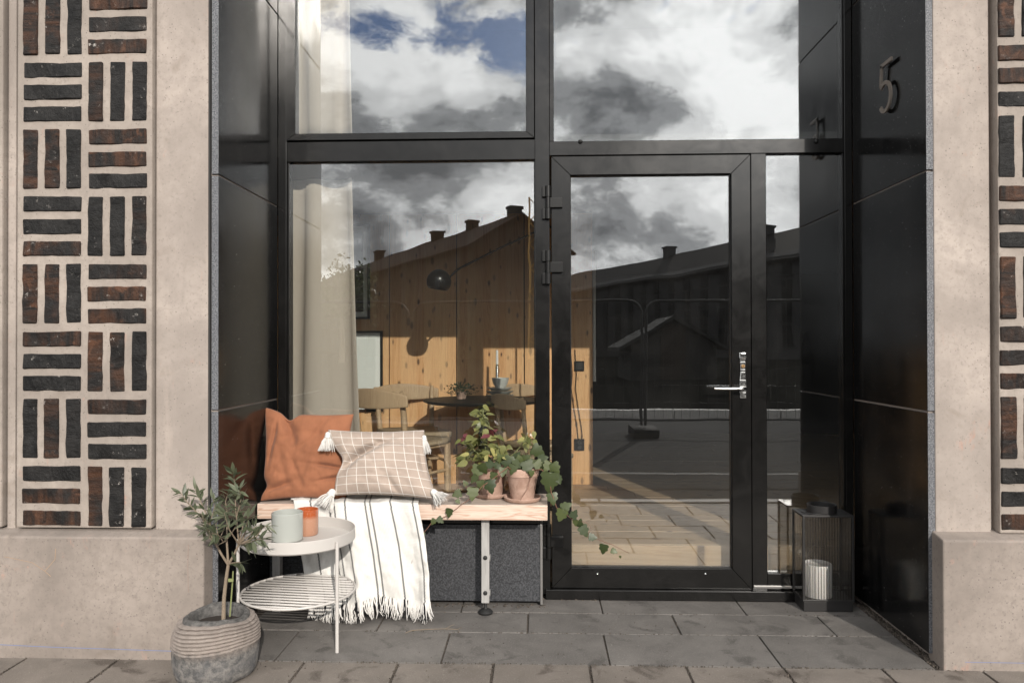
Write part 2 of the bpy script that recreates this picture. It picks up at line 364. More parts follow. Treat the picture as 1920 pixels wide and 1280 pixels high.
def cloth(nt, b, base, weave=420, var=.14):
    p = coords(nt, 'UV'); n = noise_(nt, coords(nt), 9, 5, .6)
    w1 = N(nt, 'ShaderNodeTexWave', {'Vector': p, 'Scale': weave/6.28/3, 'Distortion': .6, 'Detail': 2.0}, wave_type='BANDS', bands_direction='X').outputs['Fac']
    w2 = N(nt, 'ShaderNodeTexWave', {'Vector': p, 'Scale': weave/6.28/3, 'Distortion': .6, 'Detail': 2.0}, wave_type='BANDS', bands_direction='Y').outputs['Fac']
    sl_ = noise_(nt, N(nt, 'ShaderNodeMapping', {'Vector': p, 'Scale': (160, 4, 1)}).outputs[0], 1, 3, .6)
    c = mixc(nt, ramp(nt, n, [(.35, 0), (.68, 1)]), tuple(q*(1-var) for q in base), tuple(min(1, q*(1+var)) for q in base))
    c = mixc(nt, ramp(nt, sl_, [(.4, 0), (.75, .22)]), c, tuple(q*.7 for q in base))
    b.inputs['Roughness'].default_value = .9; b.inputs['Specular IOR Level'].default_value = .15
    b.inputs['Sheen Weight'].default_value = .15
    setn(nt, b, bump(nt, math_(nt, 'ADD', w1, w2), .25, .0012)); setc(nt, b, c); return p, c
mat('linen_terracotta', lambda nt, b: cloth(nt, b, (.285, .118, .063)))
def checked(nt, b):
    p, c = cloth(nt, b, (.375, .305, .258), 420, .06)
    s = N(nt, 'ShaderNodeSeparateXYZ', {0: p})
    def lines(o, k, off):
        f = math_(nt, 'FRACT', math_(nt, 'MULTIPLY_ADD', o, k, off)); return math_(nt, 'LESS_THAN', math_(nt, 'ABSOLUTE', math_(nt, 'SUBTRACT', f, .5)), .027)
    l = math_(nt, 'MAXIMUM', lines(s.outputs[0], 9.3, .2), lines(s.outputs[1], 8.4, .3))
    l = math_(nt, 'MULTIPLY', l, ramp(nt, noise_(nt, p, 130, 2, .5), [(.25, .55), (.5, .95)]))
    setc(nt, b, mixc(nt, l, c, (.66, .63, .59)))
mat('linen_checked', checked)
def throwm(nt, b):
    p, c = cloth(nt, b, (.66, .645, .615), 520, .03)
    s = N(nt, 'ShaderNodeSeparateXYZ', {0: p}); u, v = s.outputs[0], s.outputs[1]
    tot = None
    for u0 in (.135, .285, .327, .415, .572, .612, .775, .955):
        d_ = math_(nt, 'SUBTRACT', u, u0); on = math_(nt, 'LESS_THAN', math_(nt, 'ABSOLUTE', d_), .0068)
        ck = math_(nt, 'GREATER_THAN', d_, 0.0)
        ph = math_(nt, 'FRACT', math_(nt, 'MULTIPLY', v, 44.0)); hf = math_(nt, 'GREATER_THAN', ph, .5)
        x = math_(nt, 'ABSOLUTE', math_(nt, 'SUBTRACT', ck, hf)); k = math_(nt, 'MULTIPLY', on, math_(nt, 'MULTIPLY_ADD', x, .5, .5))
        tot = k if tot is None else math_(nt, 'MAXIMUM', tot, k)
    setc(nt, b, mixc(nt, tot, c, (.012, .012, .014)))
mat('cotton_striped', throwm)
mat('white_yarn', Base_Color=(.68, .66, .63), Roughness=.9, Specular_IOR_Level=.1)
mat('black_yarn', Base_Color=(.02, .02, .022), Roughness=.9, Specular_IOR_Level=.1)
def curtain(nt, b):
    p = coords(nt); n = noise_(nt, N(nt, 'ShaderNodeMapping', {'Vector': p, 'Scale': (260, 260, 30)}).outputs[0], 1, 2, .5)
    c = mixc(nt, n, (.42, .36, .305), (.48, .415, .355)); setc(nt, b, c); b.inputs['Roughness'].default_value = .9; b.inputs['Specular IOR Level'].default_value = .1
mat('curtain_cloth', curtain)
mat('table_paint', Base_Color=(.50, .475, .45), Roughness=.5)
mat('black_top', Base_Color=(.010, .0095, .009), Roughness=.55, Specular_IOR_Level=.2)
mat('ceramic_grey', Base_Color=(.42, .42, .39), Roughness=.35)
mat('ceramic_pale', Base_Color=(.60, .60, .57), Roughness=.3)
mat('wax', Base_Color=(.90, .89, .87), Roughness=.5, Subsurface_Weight=.2, Subsurface_Radius=(.01, .008, .006))
mat('frosted_green', Base_Color=(.375, .39, .365), Roughness=.12, Coat_Weight=.6, Coat_Roughness=.03)
def oglass(nt, b):
    p = coords(nt); g = N(nt, 'ShaderNodeSeparateXYZ', {0: p}).outputs[2]; n = noise_(nt, p, 240, 2, .5)
    c = mixc(nt, ramp(nt, g, [(0, 0), (.075, 0), (.092, 1)]), (.44, .225, .14), (.38, .085, .025)); c = mixc(nt, ramp(nt, n, [(.60, 0), (.68, .5)]), c, (.52, .38, .30)); setc(nt, b, c)
mat('amber_glass', oglass, Roughness=.08, Coat_Weight=.6, Coat_Roughness=.03)
def terracotta(nt, b):
    p = coords(nt); n = noise_(nt, p, 26, 5, .6, .5); n2 = noise_(nt, p, 150, 3, .7)
    c = mixc(nt, ramp(nt, n, [(.35, 0), (.65, 1)]), (.36, .225, .17), (.50, .34, .27)); c = mixc(nt, ramp(nt, n2, [(.58, 0), (.7, .3)]), c, (.58, .47, .40))
    setc(nt, b, c); b.inputs['Roughness'].default_value = .85
mat('terracotta', terracotta)
POTR = .118
def stonepot(nt, b):
    p = coords(nt); s = N(nt, 'ShaderNodeSeparateXYZ', {0: p}); z = s.outputs[2]
    n = noise_(nt, p, 34, 8, .75, .2); n2 = noise_(nt, p, 9, 5, .6, .8)
    c = mixc(nt, ramp(nt, n, [(.40, 0), (.60, 1)]), (.085, .084, .084), (.23, .215, .20))
    c = mixc(nt, ramp(nt, n2, [(.5, 0), (.72, .6)]), c, (.12, .12, .125))
    up = ramp(nt, math_(nt, 'MULTIPLY_ADD', n, .05, z), [(.13, 0), (.165, 1)])
    c = mixc(nt, math_(nt, 'MULTIPLY', up, .85), c, mixc(nt, n, (.20, .165, .145), (.40, .34, .30)))
    setc(nt, b, c); b.inputs['Roughness'].default_value = .9; setn(nt, b, bump(nt, n, .9, .012))
mat('stone_pot', stonepot)
def stonerim(nt, b):
    n = noise_(nt, coords(nt), 40, 7, .7); setc(nt, b, mixc(nt, ramp(nt, n, [(.35, 0), (.68, 1)]), (.05, .049, .048), (.15, .142, .135))); b.inputs['Roughness'].default_value = .9; setn(nt, b, bump(nt, n, .9, .012))
mat('stone_rim', stonerim)
mat('soil', Base_Color=(.025, .018, .014), Roughness=1.0)
def leafm(nt, b, a, c2, vein=None, back=.0):
    oi = N(nt, 'ShaderNodeObjectInfo').outputs['Random']; c = mixc(nt, oi, a, c2)
    if vein:
        s = N(nt, 'ShaderNodeSeparateXYZ', {0: coords(nt)}); x = math_(nt, 'ABSOLUTE', s.outputs[0])
        c = mixc(nt, ramp(nt, x, [(.0, .5), (.0018, 0)]), c, vein)
    setc(nt, b, c); b.inputs['Roughness'].default_value = .42
    tr = N(nt, 'ShaderNodeBsdfTranslucent', {'Color': c}); mx = N(nt, 'ShaderNodeMixShader', {0: .22, 1: b.outputs[0], 2: tr.outputs[0]})
    nt.links.new(mx.outputs[0], nt.nodes['Material Output'].inputs[0])
mat('olive_leaf', lambda nt, b: leafm(nt, b, (.055, .068, .035), (.125, .14, .085)))
mat('ivy_leaf', lambda nt, b: leafm(nt, b, (.030, .046, .014), (.085, .105, .034), (.17, .19, .09)))
mat('coleus_leaf', lambda nt, b: leafm(nt, b, (.105, .12, .036), (.225, .225, .078)))
def colp(nt, b):
    n = noise_(nt, coords(nt), 60, 3, .6); s = N(nt, 'ShaderNodeVectorMath', {0: coords(nt)}, operation='LENGTH').outputs['Value']
    c = mixc(nt, ramp(nt, math_(nt, 'MULTIPLY_ADD', n, .012, s), [(.014, 0), (.026, 1)]), (.50, .14, .11), (.30, .28, .10)); setc(nt, b, c); b.inputs['Roughness'].default_value = .5
mat('coleus_pink', colp)
mat('coleus_dark', Base_Color=(.10, .02, .025), Roughness=.5)
mat('bark', lambda nt, b: wood(nt, b, (.26, .205, .15), (.15, .115, .08), (.1, .08, .06), 'Z', 6, .85, None, False, 0))
mat('vine_stem', Base_Color=(.16, .075, .045), Roughness=.6)
mat('green_stem', Base_Color=(.20, .22, .09), Roughness=.6)
mat('herb_leaf', lambda nt, b: leafm(nt, b, (.03, .05, .02), (.06, .085, .035)))
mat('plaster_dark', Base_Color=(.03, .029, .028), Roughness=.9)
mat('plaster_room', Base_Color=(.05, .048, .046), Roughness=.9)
mat('white_paint', Base_Color=(.74, .73, .70), Roughness=.6)
mat('passepartout', Base_Color=(.86, .87, .84), Roughness=.8)
mat('print_grey', Base_Color=(.76, .78, .75), Roughness=.8)
mat('number_bronze', Base_Color=(.24, .205, .175), Metallic=.2, Roughness=.5)
mat('mastic', Base_Color=(.33, .28, .245), Roughness=.8)
mat('render_dark', Specular_IOR_Level=.05, Base_Color=(.032, .026, .022), Roughness=.9)
mat('render_pale', Specular_IOR_Level=.05, Base_Color=(.05, .05, .052), Roughness=.9)
mat('frame_grey', Specular_IOR_Level=.05, Base_Color=(.028, .028, .028), Roughness=.7)
mat('asphalt_pale', Base_Color=(.16, .155, .15), Roughness=.9)
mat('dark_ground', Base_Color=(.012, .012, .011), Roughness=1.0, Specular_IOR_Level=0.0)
mat('kerb_white', Base_Color=(.50, .485, .46), Roughness=.8)
mat('roof_tile', Specular_IOR_Level=.05, Base_Color=(.035, .026, .022), Roughness=.8)
mat('roof_black', Specular_IOR_Level=.05, Base_Color=(.014, .013, .013), Roughness=.7)
mat('house_window', Base_Color=(.008, .009, .010), Roughness=.5, Specular_IOR_Level=.1)
mat('galvanised', Base_Color=(.03, .03, .03), Specular_IOR_Level=.3, Metallic=.0, Roughness=.45)
mat('crane_yellow', Base_Color=(.45, .25, .05), Roughness=.5)
mat('shed_paint', Specular_IOR_Level=.05, Base_Color=(.035, .034, .033), Roughness=.8)
mat('kerb_granite', Base_Color=(.42, .40, .38), Roughness=.8)
mat('tree_leaf', lambda nt, b: leafm(nt, b, (.04, .05, .02), (.09, .10, .04)))
def mark(name, c): mat(name, Base_Color=c, Roughness=.8)
mark('chalk_blue', (.15, .19, .33)); mark('chalk_orange', (.33, .23, .155)); mark('chalk_red', (.29, .205, .17))

# ================================================================== STRUCTURE
YF, YG = .766, .792            # front of the window frames, plane of the glass
XJL, XJR = -1.367, 1.603       # inner faces of the two granite jambs
TOP = 4.3
# ---- ground, paving
g = MB().box(-400, 400, -500, 60, -.30, -.055).obj('ground', 'asphalt'); struct(g)
sand = MB().box(-6, 6, -1.5, .82, -.05, -.008).obj('paving_bed', 'joint_sand'); struct(sand)
pave = MB().box(-6, 6, -1.56, -1.5, -.05, -.004).obj('pavement', 'paver_brown'); struct(pave)
def paver_mesh(w, dpt, m, seed):
    rnd = random.Random(seed); b = MB().box(-w/2, w/2, -dpt/2, dpt/2, -.05, 0, .003)
    for q in b.v: q.x += rnd.uniform(-.0012, .0012); q.y += rnd.uniform(-.0012, .0012)
    return b.mesh('paver', m)
def row(y0, y1, joints, m, gap=.008, seedb=0):
    for i in range(len(joints)-1):
        w = joints[i+1]-joints[i]-gap; key = (round(w, 3), round(y1-y0, 3), m)
        if key not in PM: PM[key] = paver_mesh(w, y1-y0-gap*.6, m, len(PM))
        o = link('paver', PM[key], pave, ((joints[i]+joints[i+1])/2, (y0+y1)/2, random.uniform(-.0015, .0012)))
        o.rotation_euler = (random.uniform(-.003, .003), random.uniform(-.003, .003), random.uniform(-.002, .002))
PM = {}
ya, yb, yc, yd = at(1200, 1247, Z=0).y, at(1200, 1188, Z=0).y, at(1200, 1150, Z=0).y, .80
def grey_joints(ref, lo, hi):
    s = .693; j = [ref]
    while j[-1] < hi: j.append(j[-1]+s)
    while j[0] > lo: j.insert(0, j[0]-s)
    j = [min(max(q, lo), hi) for q in j]; return [q for i, q in enumerate(j) if i == 0 or q-j[i-1] > .03]
row(ya, yb, grey_joints(at(1137, 1215, Z=0).x, XJL+.02, XJR-.012), 'paver_grey')
row(yb, yc, grey_joints(at(1267, 1168, Z=0).x, XJL+.02, XJR-.012), 'paver_grey')
row(yc, yd, grey_joints(at(1127, 1135, Z=0).x, XJL+.02, XJR-.012), 'paver_grey')
bj = at(1105, 1246, Z=0).x; sp = at(1285, 1246, Z=0).x-bj
for k in range(4):
    off = bj+(sp*.5 if k % 2 else 0)
    row(ya-(k+1)*.36, ya-k*.36, [off+sp*i for i in range(-9, 8)], 'paver_brown', .011)
# strip of loose gravel by the two jambs
gb = MB(); rg = random.Random(3)
for i in range(520):
    if i < 330: x, y = XJR+rg.uniform(-.012, .045), rg.uniform(-.02, .74)
    else: x, y = rg.uniform(-1.3, .03), rg.uniform(.615, .665)
    if i > 470: x, y = rg.uniform(.02, .35), rg.uniform(.735, .765)
    r = rg.uniform(.002, .0065); gb.box(x-r, x+r*rg.uniform(.6, 1.2), y-r, y+r*rg.uniform(.5, 1.1), -.008, rg.uniform(.0, .006))
for i in range(1500):                       # grit swept into the joints
    q = rg.random()
    if q < .55: x, y = rg.uniform(-2.2, 1.9), rg.choice((ya, ya, yb, yc))+rg.gauss(0, .005)
    elif q < .8: x, y = bj+sp*rg.randint(-8, 3)+rg.gauss(0, .005), ya-rg.uniform(0, .36)
    else: x, y = rg.uniform(-2, 1.8), rg.uniform(-.3, .7)
    r = rg.uniform(.0007, .0022); gb.box(x-r, x+r, y-r, y+r*1.3, -.006, rg.uniform(.0005, .0025))
tag(gb.obj('gravel', 'joint_sand'), 'loose sandy gravel in the gap along the wall bases', 'gravel', kind='stuff')

# ---- concrete walls with basket-weave brick panels
YM = .030
BMESH = []
for k in range(7):
    bm = bmesh.new(); bmesh.ops.create_cube(bm, size=1)
    for q in bm.verts: q.co = Vector((q.co.x*.252, q.co.y*.05, q.co.z*.0625))
    bmesh.ops.bevel(bm, geom=bm.edges[:], offset=.0035, segments=1, affect='EDGES')
    ed = [e for e in bm.edges if abs(e.verts[0].co.x-e.verts[1].co.x) > .2]
    bmesh.ops.subdivide_edges(bm, edges=ed, cuts=7, use_grid_fill=True)
    bm.verts.index_update()
    for q in bm.verts:
        p = q.co.copy()
        q.co += Vector((fbm((p.z*30, k*5, p.y*9), 1)*.004 if abs(p.x) > .12 else fbm((p.x*30, k, 0))*.001, (fbm((p.x*9+k*3, p.z*30, 1))*.005 if p.y < 0 else 0), fbm((p.x*11, k*7.3, 3+p.z*20), 1)*.0028))
    me = bpy.data.meshes.new('brick'); bm.to_mesh(me); bm.free(); me.materials.append(MATS['brick']); BMESH.append(me)
rb = random.Random(11)
def put_brick(par, x, z, vertical):
    o = link('brick', rb.choice(BMESH), par, (x+rb.uniform(-.001, .001), .025-.001+rb.uniform(-.001, .003), z+rb.uniform(-.0012, .0012)))
    o.rotation_euler = (0, (math.pi/2 if vertical else 0)+rb.uniform(-.006, .006)+(math.pi if rb.random() < .5 else 0), 0)
def brick_column(par, xc, zc_v, zlo, zhi):
    """column of modules: a vertical triple centred at zc_v, alternating with horizontal triples"""
    for k in range(-9, 10):
        zc = zc_v+k*.287
        if zc < zlo or zc > zhi: continue
        for t in (-1, 0, 1):
            if k % 2 == 0: put_brick(par, xc+t*.0945, zc, True)
            else: put_brick(par, xc, zc+t*.0945, False)
def concrete_part(name, par, x0, x1, y0, y1, z0, z1, m='concrete', bev=.006): 
    return MB().box(x0, x1, y0, y1, z0, z1, bev).obj(name, m, par)
wl = thing('concrete_wall', 'pale concrete wall with a two-column dark brick panel, beside the olive tree', 'wall', (0,0,0))
xml = X(390, YM); pz = Z(990, .004, 200)
concrete_part('pier', wl, -4.6, xml-.002, .062, .84, -.1, 6.2); concrete_part('margin', wl, X(292, YM), xml, YM, .08, -.08, 6.15); concrete_part('margin', wl, X(14, YM), X(31, YM)-.004, YM, .08, -.08, 6.15)
concrete_part('panel', wl, X(31, .006), X(284.5, .006), .006, .075, pz, 6.1, 'panel_concrete', .007)
concrete_part('panel', wl, -4.5, X(4, .006), .006, .075, pz, 6.1, 'panel_concrete', .007)
ledge = Z(1007, -.05, 250)
pl = MB().add([(-4.6,-.05,-.1),(X(382.5,-.05),-.05,-.1),(X(382.5,-.05),.07,-.1),(-4.6,.07,-.1),(-4.6,-.05,ledge),(X(382.5,-.05),-.05,ledge),(X(382.5,-.05),.07,ledge+.024),(-4.6,.07,ledge+.024)],
              [(0,3,2,1),(4,5,6,7),(0,1,5,4),(1,2,6,5),(2,3,7,6),(3,0,4,7)]).obj('plinth', 'plinth_concrete', wl)
bmod = pl.modifiers.new('bevel', 'BEVEL'); bmod.width = .007; bmod.segments = 2
c1, c2 = X(96, 0), X(218.5, 0)
brick_column(wl, c1, Z(298, 0, 96), pz+.1, 4.2); brick_column(wl, c2, Z(424, 0, 218), pz+.1, 4.2)
wr = thing('concrete_wall', 'pale concrete wall right of the entrance, with brick panel cut by the photo edge', 'wall', (0,0,0))
xmr = X(1752.5, YM); pzr = Z(1000, .004, 1900)
concrete_part('pier', wr, xmr+.002, 4.6, .062, .84, -.1, 6.2); concrete_part('margin', wr, xmr, X(1857, YM), YM, .08, -.08, 6.15)
concrete_part('panel', wr, X(1873, .006), 4.5, .006, .075, pzr, 6.1, 'panel_concrete', .007)
lr = Z(1013, -.05, 1850); xr = X(1766, -.05)
pr = MB().add([(xr,-.05,-.1),(4.6,-.05,-.1),(4.6,.07,-.1),(xr,.07,-.1),(xr,-.05,lr),(4.6,-.05,lr),(4.6,.07,lr+.024),(xr,.07,lr+.024)],
              [(0,3,2,1),(4,5,6,7),(0,1,5,4),(1,2,6,5),(2,3,7,6),(3,0,4,7)]).obj('plinth', 'plinth_concrete', wr)
bmod = pr.modifiers.new('bevel', 'BEVEL'); bmod.width = .007; bmod.segments = 2
cr_ = X(1876.5, 0)+.126
brick_column(wr, cr_, Z(538, 0, 1892), pzr+.1, 4.2); brick_column(wr, cr_+.2835, Z(538, 0, 1892)+.287, pzr+.1, 4.2)
# chalk marks on the plinths
def stroke(par, pts, w, m, Y=-.0508):
    b = MB()
    for (x0, y0), (x1, y1) in zip(pts[:-1], pts[1:]):
        a, c = at(x0, y0, Y), at(x1, y1, Y); d_ = (c-a).normalized(); n_ = Vector((-d_.z, 0, d_.x))*w/2
        b.hexa([a-n_, c-n_, c-n_+Vector((0,.001,0)), a-n_+Vector((0,.001,0)), a+n_, c+n_, c+n_+Vector((0,.001,0)), a+n_+Vector((0,.001,0))])
    return b.obj('chalk_mark', m, par)
stroke(wl, [(-60, 1205), (100, 1212.5), (325, 1220)], .0025, 'chalk_blue')
stroke(wr, [(1810, 1240.5), (1960, 1243)], .002, 'chalk_blue')
stroke(wl, [(104, 1028), (103, 1048), (84, 1070), (95, 1080)], .0022, 'chalk_orange')
stroke(wl, [(84, 1070), (60, 1054), (8, 1043)], .0018, 'chalk_orange')
stroke(wl, [(353, 1020), (352, 1060), (353, 1110)], .0016, 'chalk_red')
lin = MB().box(XJL-.05, XJR+.05, YM, .84, TOP, 6.2).obj('lintel', 'concrete'); struct(lin)

# ---- black granite jambs
def jamb(label, xin, side, zj):
    t = thing('granite_jamb', label, 'jamb cladding', (0,0,0))
    zs = [.028]+[q for q in zj]+[TOP]
    for a, b_ in zip(zs[:-1], zs[1:]):
        x0, x1 = (xin-.030, xin) if side < 0 else (xin, xin+.030)
        o = MB().box(x0, x1, .035, YF-.004, a+.004, b_-.004, .0018).obj('granite_slab', 'granite_polished', t)
        o.data.materials.append(MATS['granite_flamed'])
        for p in o.data.polygons:
            if p.normal.y < -.6: p.material_index = 1
    x0, x1 = (xin-.034, xin-.006) if side < 0 else (xin+.006, xin+.034)
    MB().box(x0, x1, .045, YF-.002, .03, TOP).obj('mastic_joint', 'mastic', t)
    return t
jamb('polished black granite cladding of the left recess side, beside the cushions', XJL, -1, (1.0253, 2.0326, 3.04))
jamb('polished black granite cladding of the right recess side, carrying the house number', XJR, 1, (1.0241, 2.0208, 3.03))
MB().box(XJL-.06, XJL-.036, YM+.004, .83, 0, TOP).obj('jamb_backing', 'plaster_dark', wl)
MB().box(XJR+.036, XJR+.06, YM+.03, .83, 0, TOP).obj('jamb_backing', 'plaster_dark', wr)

# ---- the shop front: black aluminium frame and panes
sf = thing('shop_window', 'black aluminium framed shop front with tall panes reflecting the cloudy sky', 'shop window', (0,0,0))
def fx(px): return X(px, YF)
def fz(py, px=1000): return Z(py, YF, px)
def bar(name, par, px0, px1, z0, z1, y0=YF, y1=YF+.07, bev=.0025, m='black_aluminium'):
    return MB().box(fx(px0), fx(px1), y0, y1, z0, z1, bev).obj(name, m, par)
def mitred(par, name, x0, x1, z0, z1, wx0, wx1, wz0, wz1, y0, y1, m='black_aluminium'):
    i0, i1, j0, j1 = x0+wx0, x1-wx1, z0+wz0, z1-wz1
    e = .0006
    for poly in ([(x0, z0), (x1, z0), (i1-e, j0), (i0+e, j0)], [(x1, z0), (x1, z1), (i1, j1-e), (i1, j0+e)], [(x1, z1), (x0, z1), (i0+e, j1), (i1-e, j1)], [(x0, z1), (x0, z0), (i0, j0+e), (i0, j1-e)]):
        o = MB().prism(poly, y0, y1).obj(name, m, par); bv = o.modifiers.new('bevel', 'BEVEL'); bv.width = .0016; bv.segments = 1
def pane(par, x0, x1, z0, z1, y=YG, m='window_glass', t=.006, tilt=0.0, lean=0.0):
    b = MB().box(x0, x1, y, y+t, z0, z1)          # a pane never sits quite true in its frame
    for q in b.v: q.y += tilt*(q.x-(x0+x1)/2)+lean*(q.z-(z0+z1)/2)
    return b.obj('pane', m, par)
FT = 4.28
bar('post', sf, 521, 537, .0, FT)
bar('mullion', sf, 1003.8, 1030.6, .02, FT, YF-.004)
bar('post', sf, 1585, 1599.5, .02, FT)
bar('transom', sf, 537.3, 1003.5, fz(301.5, 770), fz(264, 770))
bar('transom', sf, 1031, 1584.8, fz(289, 1300), fz(262.2, 1300))
bar('post', sf, 1409.2, 1437.5, .05, fz(289.5, 1300), YF-.001)
mitred(sf, 'sash_bar', fx(537.5), fx(1002.6), fz(262, 770), FT-.01, fx(555)-fx(537.5), fx(1002.6)-fx(987), fz(249.5, 770)-fz(262, 770), .05, YF-.010, YF+.05)
bar('glazing_bead', sf, 1031, 1039.5, fz(262, 1300)+.0005, FT, YF+.006)
bar('glazing_bead', sf, 1581, 1585, fz(262, 1300)+.0005, FT, YF+.006)
bar('glazing_bead', sf, 1581, 1585, .05, fz(289, 1300)-.0005, YF+.006)
bar('glazing_bead', sf, 537.3, 541.5, .5, fz(301.5, 770)-.0005, YF+.008)
bar('glazing_bead', sf, 1001.6, 1003.6, .5, fz(301.5, 770)-.0005, YF+.008)
bar('sill_bar', sf, 537.3, 1003.6, .44, fz(926, 770))
bar('sill_bar', sf, 1437.8, 1584.8, .055, fz(1075, 1500))
bar('drip_strip', sf, 1411, 1584.5, fz(1102, 1500), fz(1097.5, 1500), YF-.008, YF+.0, .001, 'steel')
pane(sf, fx(545), fx(997), fz(258, 770), FT-.03, tilt=.0022, lean=.0012)
pane(sf, fx(1036), fx(1583), fz(264, 1300), FT)
pane(sf, fx(540), fx(1003), fz(930, 770), fz(300, 770))
pane(sf, fx(1436), fx(1583), fz(1078, 1500), fz(288, 1300))
bar('threshold', sf, 1022, 1584.5, .002, .052, YF-.03, YF+.10, .003)
for px in (1089, 1532):
    o = MB().lathe([(.012, 0), (.011, .004), (.007, .008), (.0, .009)], n=16).obj('rivet', 'black_steel', sf, True); o.location = (fx(px), YF, fz(266, px)); o.rotation_euler = (R(90), 0, 0)

# ---- entrance door
dr = thing('entrance_door', 'glazed black aluminium entrance door with chrome lever handle', 'door', (0,0,0))
x0, x1, z0, z1 = fx(1034.3), fx(1407.8), fz(1103, 1220)+.001, fz(292, 1220)
mitred(dr, 'leaf_bar', x0, x1, z0, z1, fx(1070)-x0, x1-fx(1372), fz(1065, 1220)-z0, z1-fz(327, 1220), YF-.004, YF+.06)
pane(dr, fx(1068), fx(1374), fz(1067, 1220), fz(325, 1220), tilt=-.0018)
mitred(dr, 'pane_gasket', fx(1069.6), fx(1372.4), fz(1065.6, 1220), fz(326.4, 1220), .005, .005, .006, .005, YF+.012, YG, 'black_rubber')
for px in (1119, 1321):
    o = MB().lathe([(.008, 0), (.008, .003), (.0, .006)], n=14).obj('screw_cap', 'chrome', dr, True); o.location = (fx(px), YF-.004, fz(1075, px)); o.rotation_euler = (R(90), 0, 0)
for ya_, yb_ in ((350, 412), (470, 533), (980, 1045)):
    h = thing('hinge', '', None) if False else None
    zt, zb_ = fz(ya_, 1030), fz(yb_, 1030); zz = (zt-zb_)/3
    hb = MB()
    for k in range(3): hb.tube([(fx(1028), YF-.020, zb_+k*zz+.001), (fx(1028), YF-.020, zb_+(k+1)*zz-.001)], .015 if k != 1 else .0125, 18)
    hg = smooth_by_angle(hb.obj('hinge', 'black_steel', dr))
    MB().box(fx(1028), fx(1055), YF-.024, YF-.004, zb_+zz*1.02, zb_+zz*1.95, .003).obj('hinge_plate', 'black_steel', hg)
    MB().box(fx(1017), fx(1032), YF-.022, YF-.004, zb_+zz*2.0, zt, .003).obj('hinge_plate', 'black_steel', hg)
    MB().box(fx(1017), fx(1032), YF-.022, YF-.004, zb_, zb_+zz*.98, .003).obj('hinge_plate', 'black_steel', hg)
hx = fx(1391.5); hp = MB()
prof = [(661, 6.6), (670, 6.9), (674, 5.2), (678, 4.9), (692, 4.9), (697, 4.6), (712, 6.0), (724, 6.4), (735, 6.2), (746, 6.0)]
for (ya_, wa), (yb_, wb) in zip(prof[:-1], prof[1:]):
    k = (fx(1392)-fx(1391)); za, zb_ = fz(ya_, 1391), fz(yb_, 1391); th = .010 if ya_ > 676 or yb_ < 676 else .006
    hp.hexa([(hx-wb*k, YF-.004-th, zb_), (hx+wb*k, YF-.004-th, zb_), (hx+wb*k, YF-.003, zb_), (hx-wb*k, YF-.003, zb_), (hx-wa*k, YF-.004-th, za), (hx+wa*k, YF-.004-th, za), (hx+wa*k, YF-.003, za), (hx-wa*k, YF-.003, za)])
ho = hp.obj('handle_plate', 'chrome', dr); bv = ho.modifiers.new('bevel', 'BEVEL'); bv.width = .002; bv.segments = 2
zc_ = fz(727, 1391)
lev = MB().tube([(hx, YF-.012, zc_), (hx, YF-.055, zc_), (hx-.008, YF-.062, zc_), (hx-.03, YF-.062, zc_), (hx-.06, YF-.06, zc_-.001), (hx-.155, YF-.058, zc_)], [.010, .009, .009, .0065, .0085, .006], 14)
smooth_by_angle(lev.obj('lever', 'chrome', ho), 60)
cyl = MB().lathe([(.0, 0), (.0095, 0), (.0095, .014), (.008, .016), (0, .016)], n=20).obj('lock_cylinder', 'brass', ho, False); cyl.location = (hx, YF-.005, fz(686, 1391)); cyl.rotation_euler = (R(90), 0, 0)
MB().box(hx-.0012, hx+.0012, YF-.0222, YF-.018, fz(686, 1391)-.005, fz(686, 1391)+.004).obj('keyhole', 'black_rubber', ho)
MB().box(hx-.013, hx+.013, YF-.028, YF-.012, fz(672, 1391), fz(661, 1391), .004).obj('thumb_turn', 'chrome', ho)

# ---- black stone base below the shop window
sb = thing('window_base', 'speckled black stone base under the wooden bench', 'plinth', (0,0,0))
xb1 = at(1013, 1137, Z=0).x
MB().box(XJL+.002, xb1, .638, .74, .025, .405, .002).obj('stone_panel', 'black_terrazzo', sb)
MB().box(xb1+.0005, xb1+.012, .632, .75, .012, .41, .001).obj('edge_strip', 'steel', sb)
MB().box(XJL+.002, xb1-.002, .655, .765, .4055, .452, .002).obj('ledge', 'black_aluminium', sb)

# ---- house number 5 on the right jamb (stands off the stone)
hn = thing('house_number', 'bronze house number 5 standing off the polished black granite', 'house number', (0,0,0))
def jp(x, y):                          # pixel -> (Y, Z) on the jamb plane
    d_ = _r*(x-960)/FPX-_u*(y-640)/FPX+_f; t = (XJR-.022-CAM[0])/d_[0]; p = CAM+t*d_; return p[1], p[2]
zt = jp(1660, 113)[1]; zb_ = jp(1652, 217)[1]; yc_ = (jp(1645, 165)[0]+jp(1672, 165)[0])/2; H_ = zt-zb_; Wd = abs(jp(1645, 165)[0]-jp(1672, 165)[0])*.92
rr = H_*.29; pts = []
outl = [(.42, 1.0), (-.30, 1.0), (-.40, .52)]
path5 = [(-.46, .955), (.30, .955), (.36, .60)]
def ring(cx, cz, rx, rz, a0, a1, n): return [(cx+rx*math.cos(a0+(a1-a0)*i/n), cz+rz*math.sin(a0+(a1-a0)*i/n)) for i in range(n+1)]
mid = [(-.38, .955), (.22, .955)]
cen = [(-.42, .965), (.26, .965), (.31, .60)]+ring(-.04, .315, .40, .27, R(42), R(90), 4)[0:0]
bow = ring(0.0, .33, .44, .285, R(38), R(-218), 26)   # bowl opens on the side away from the window
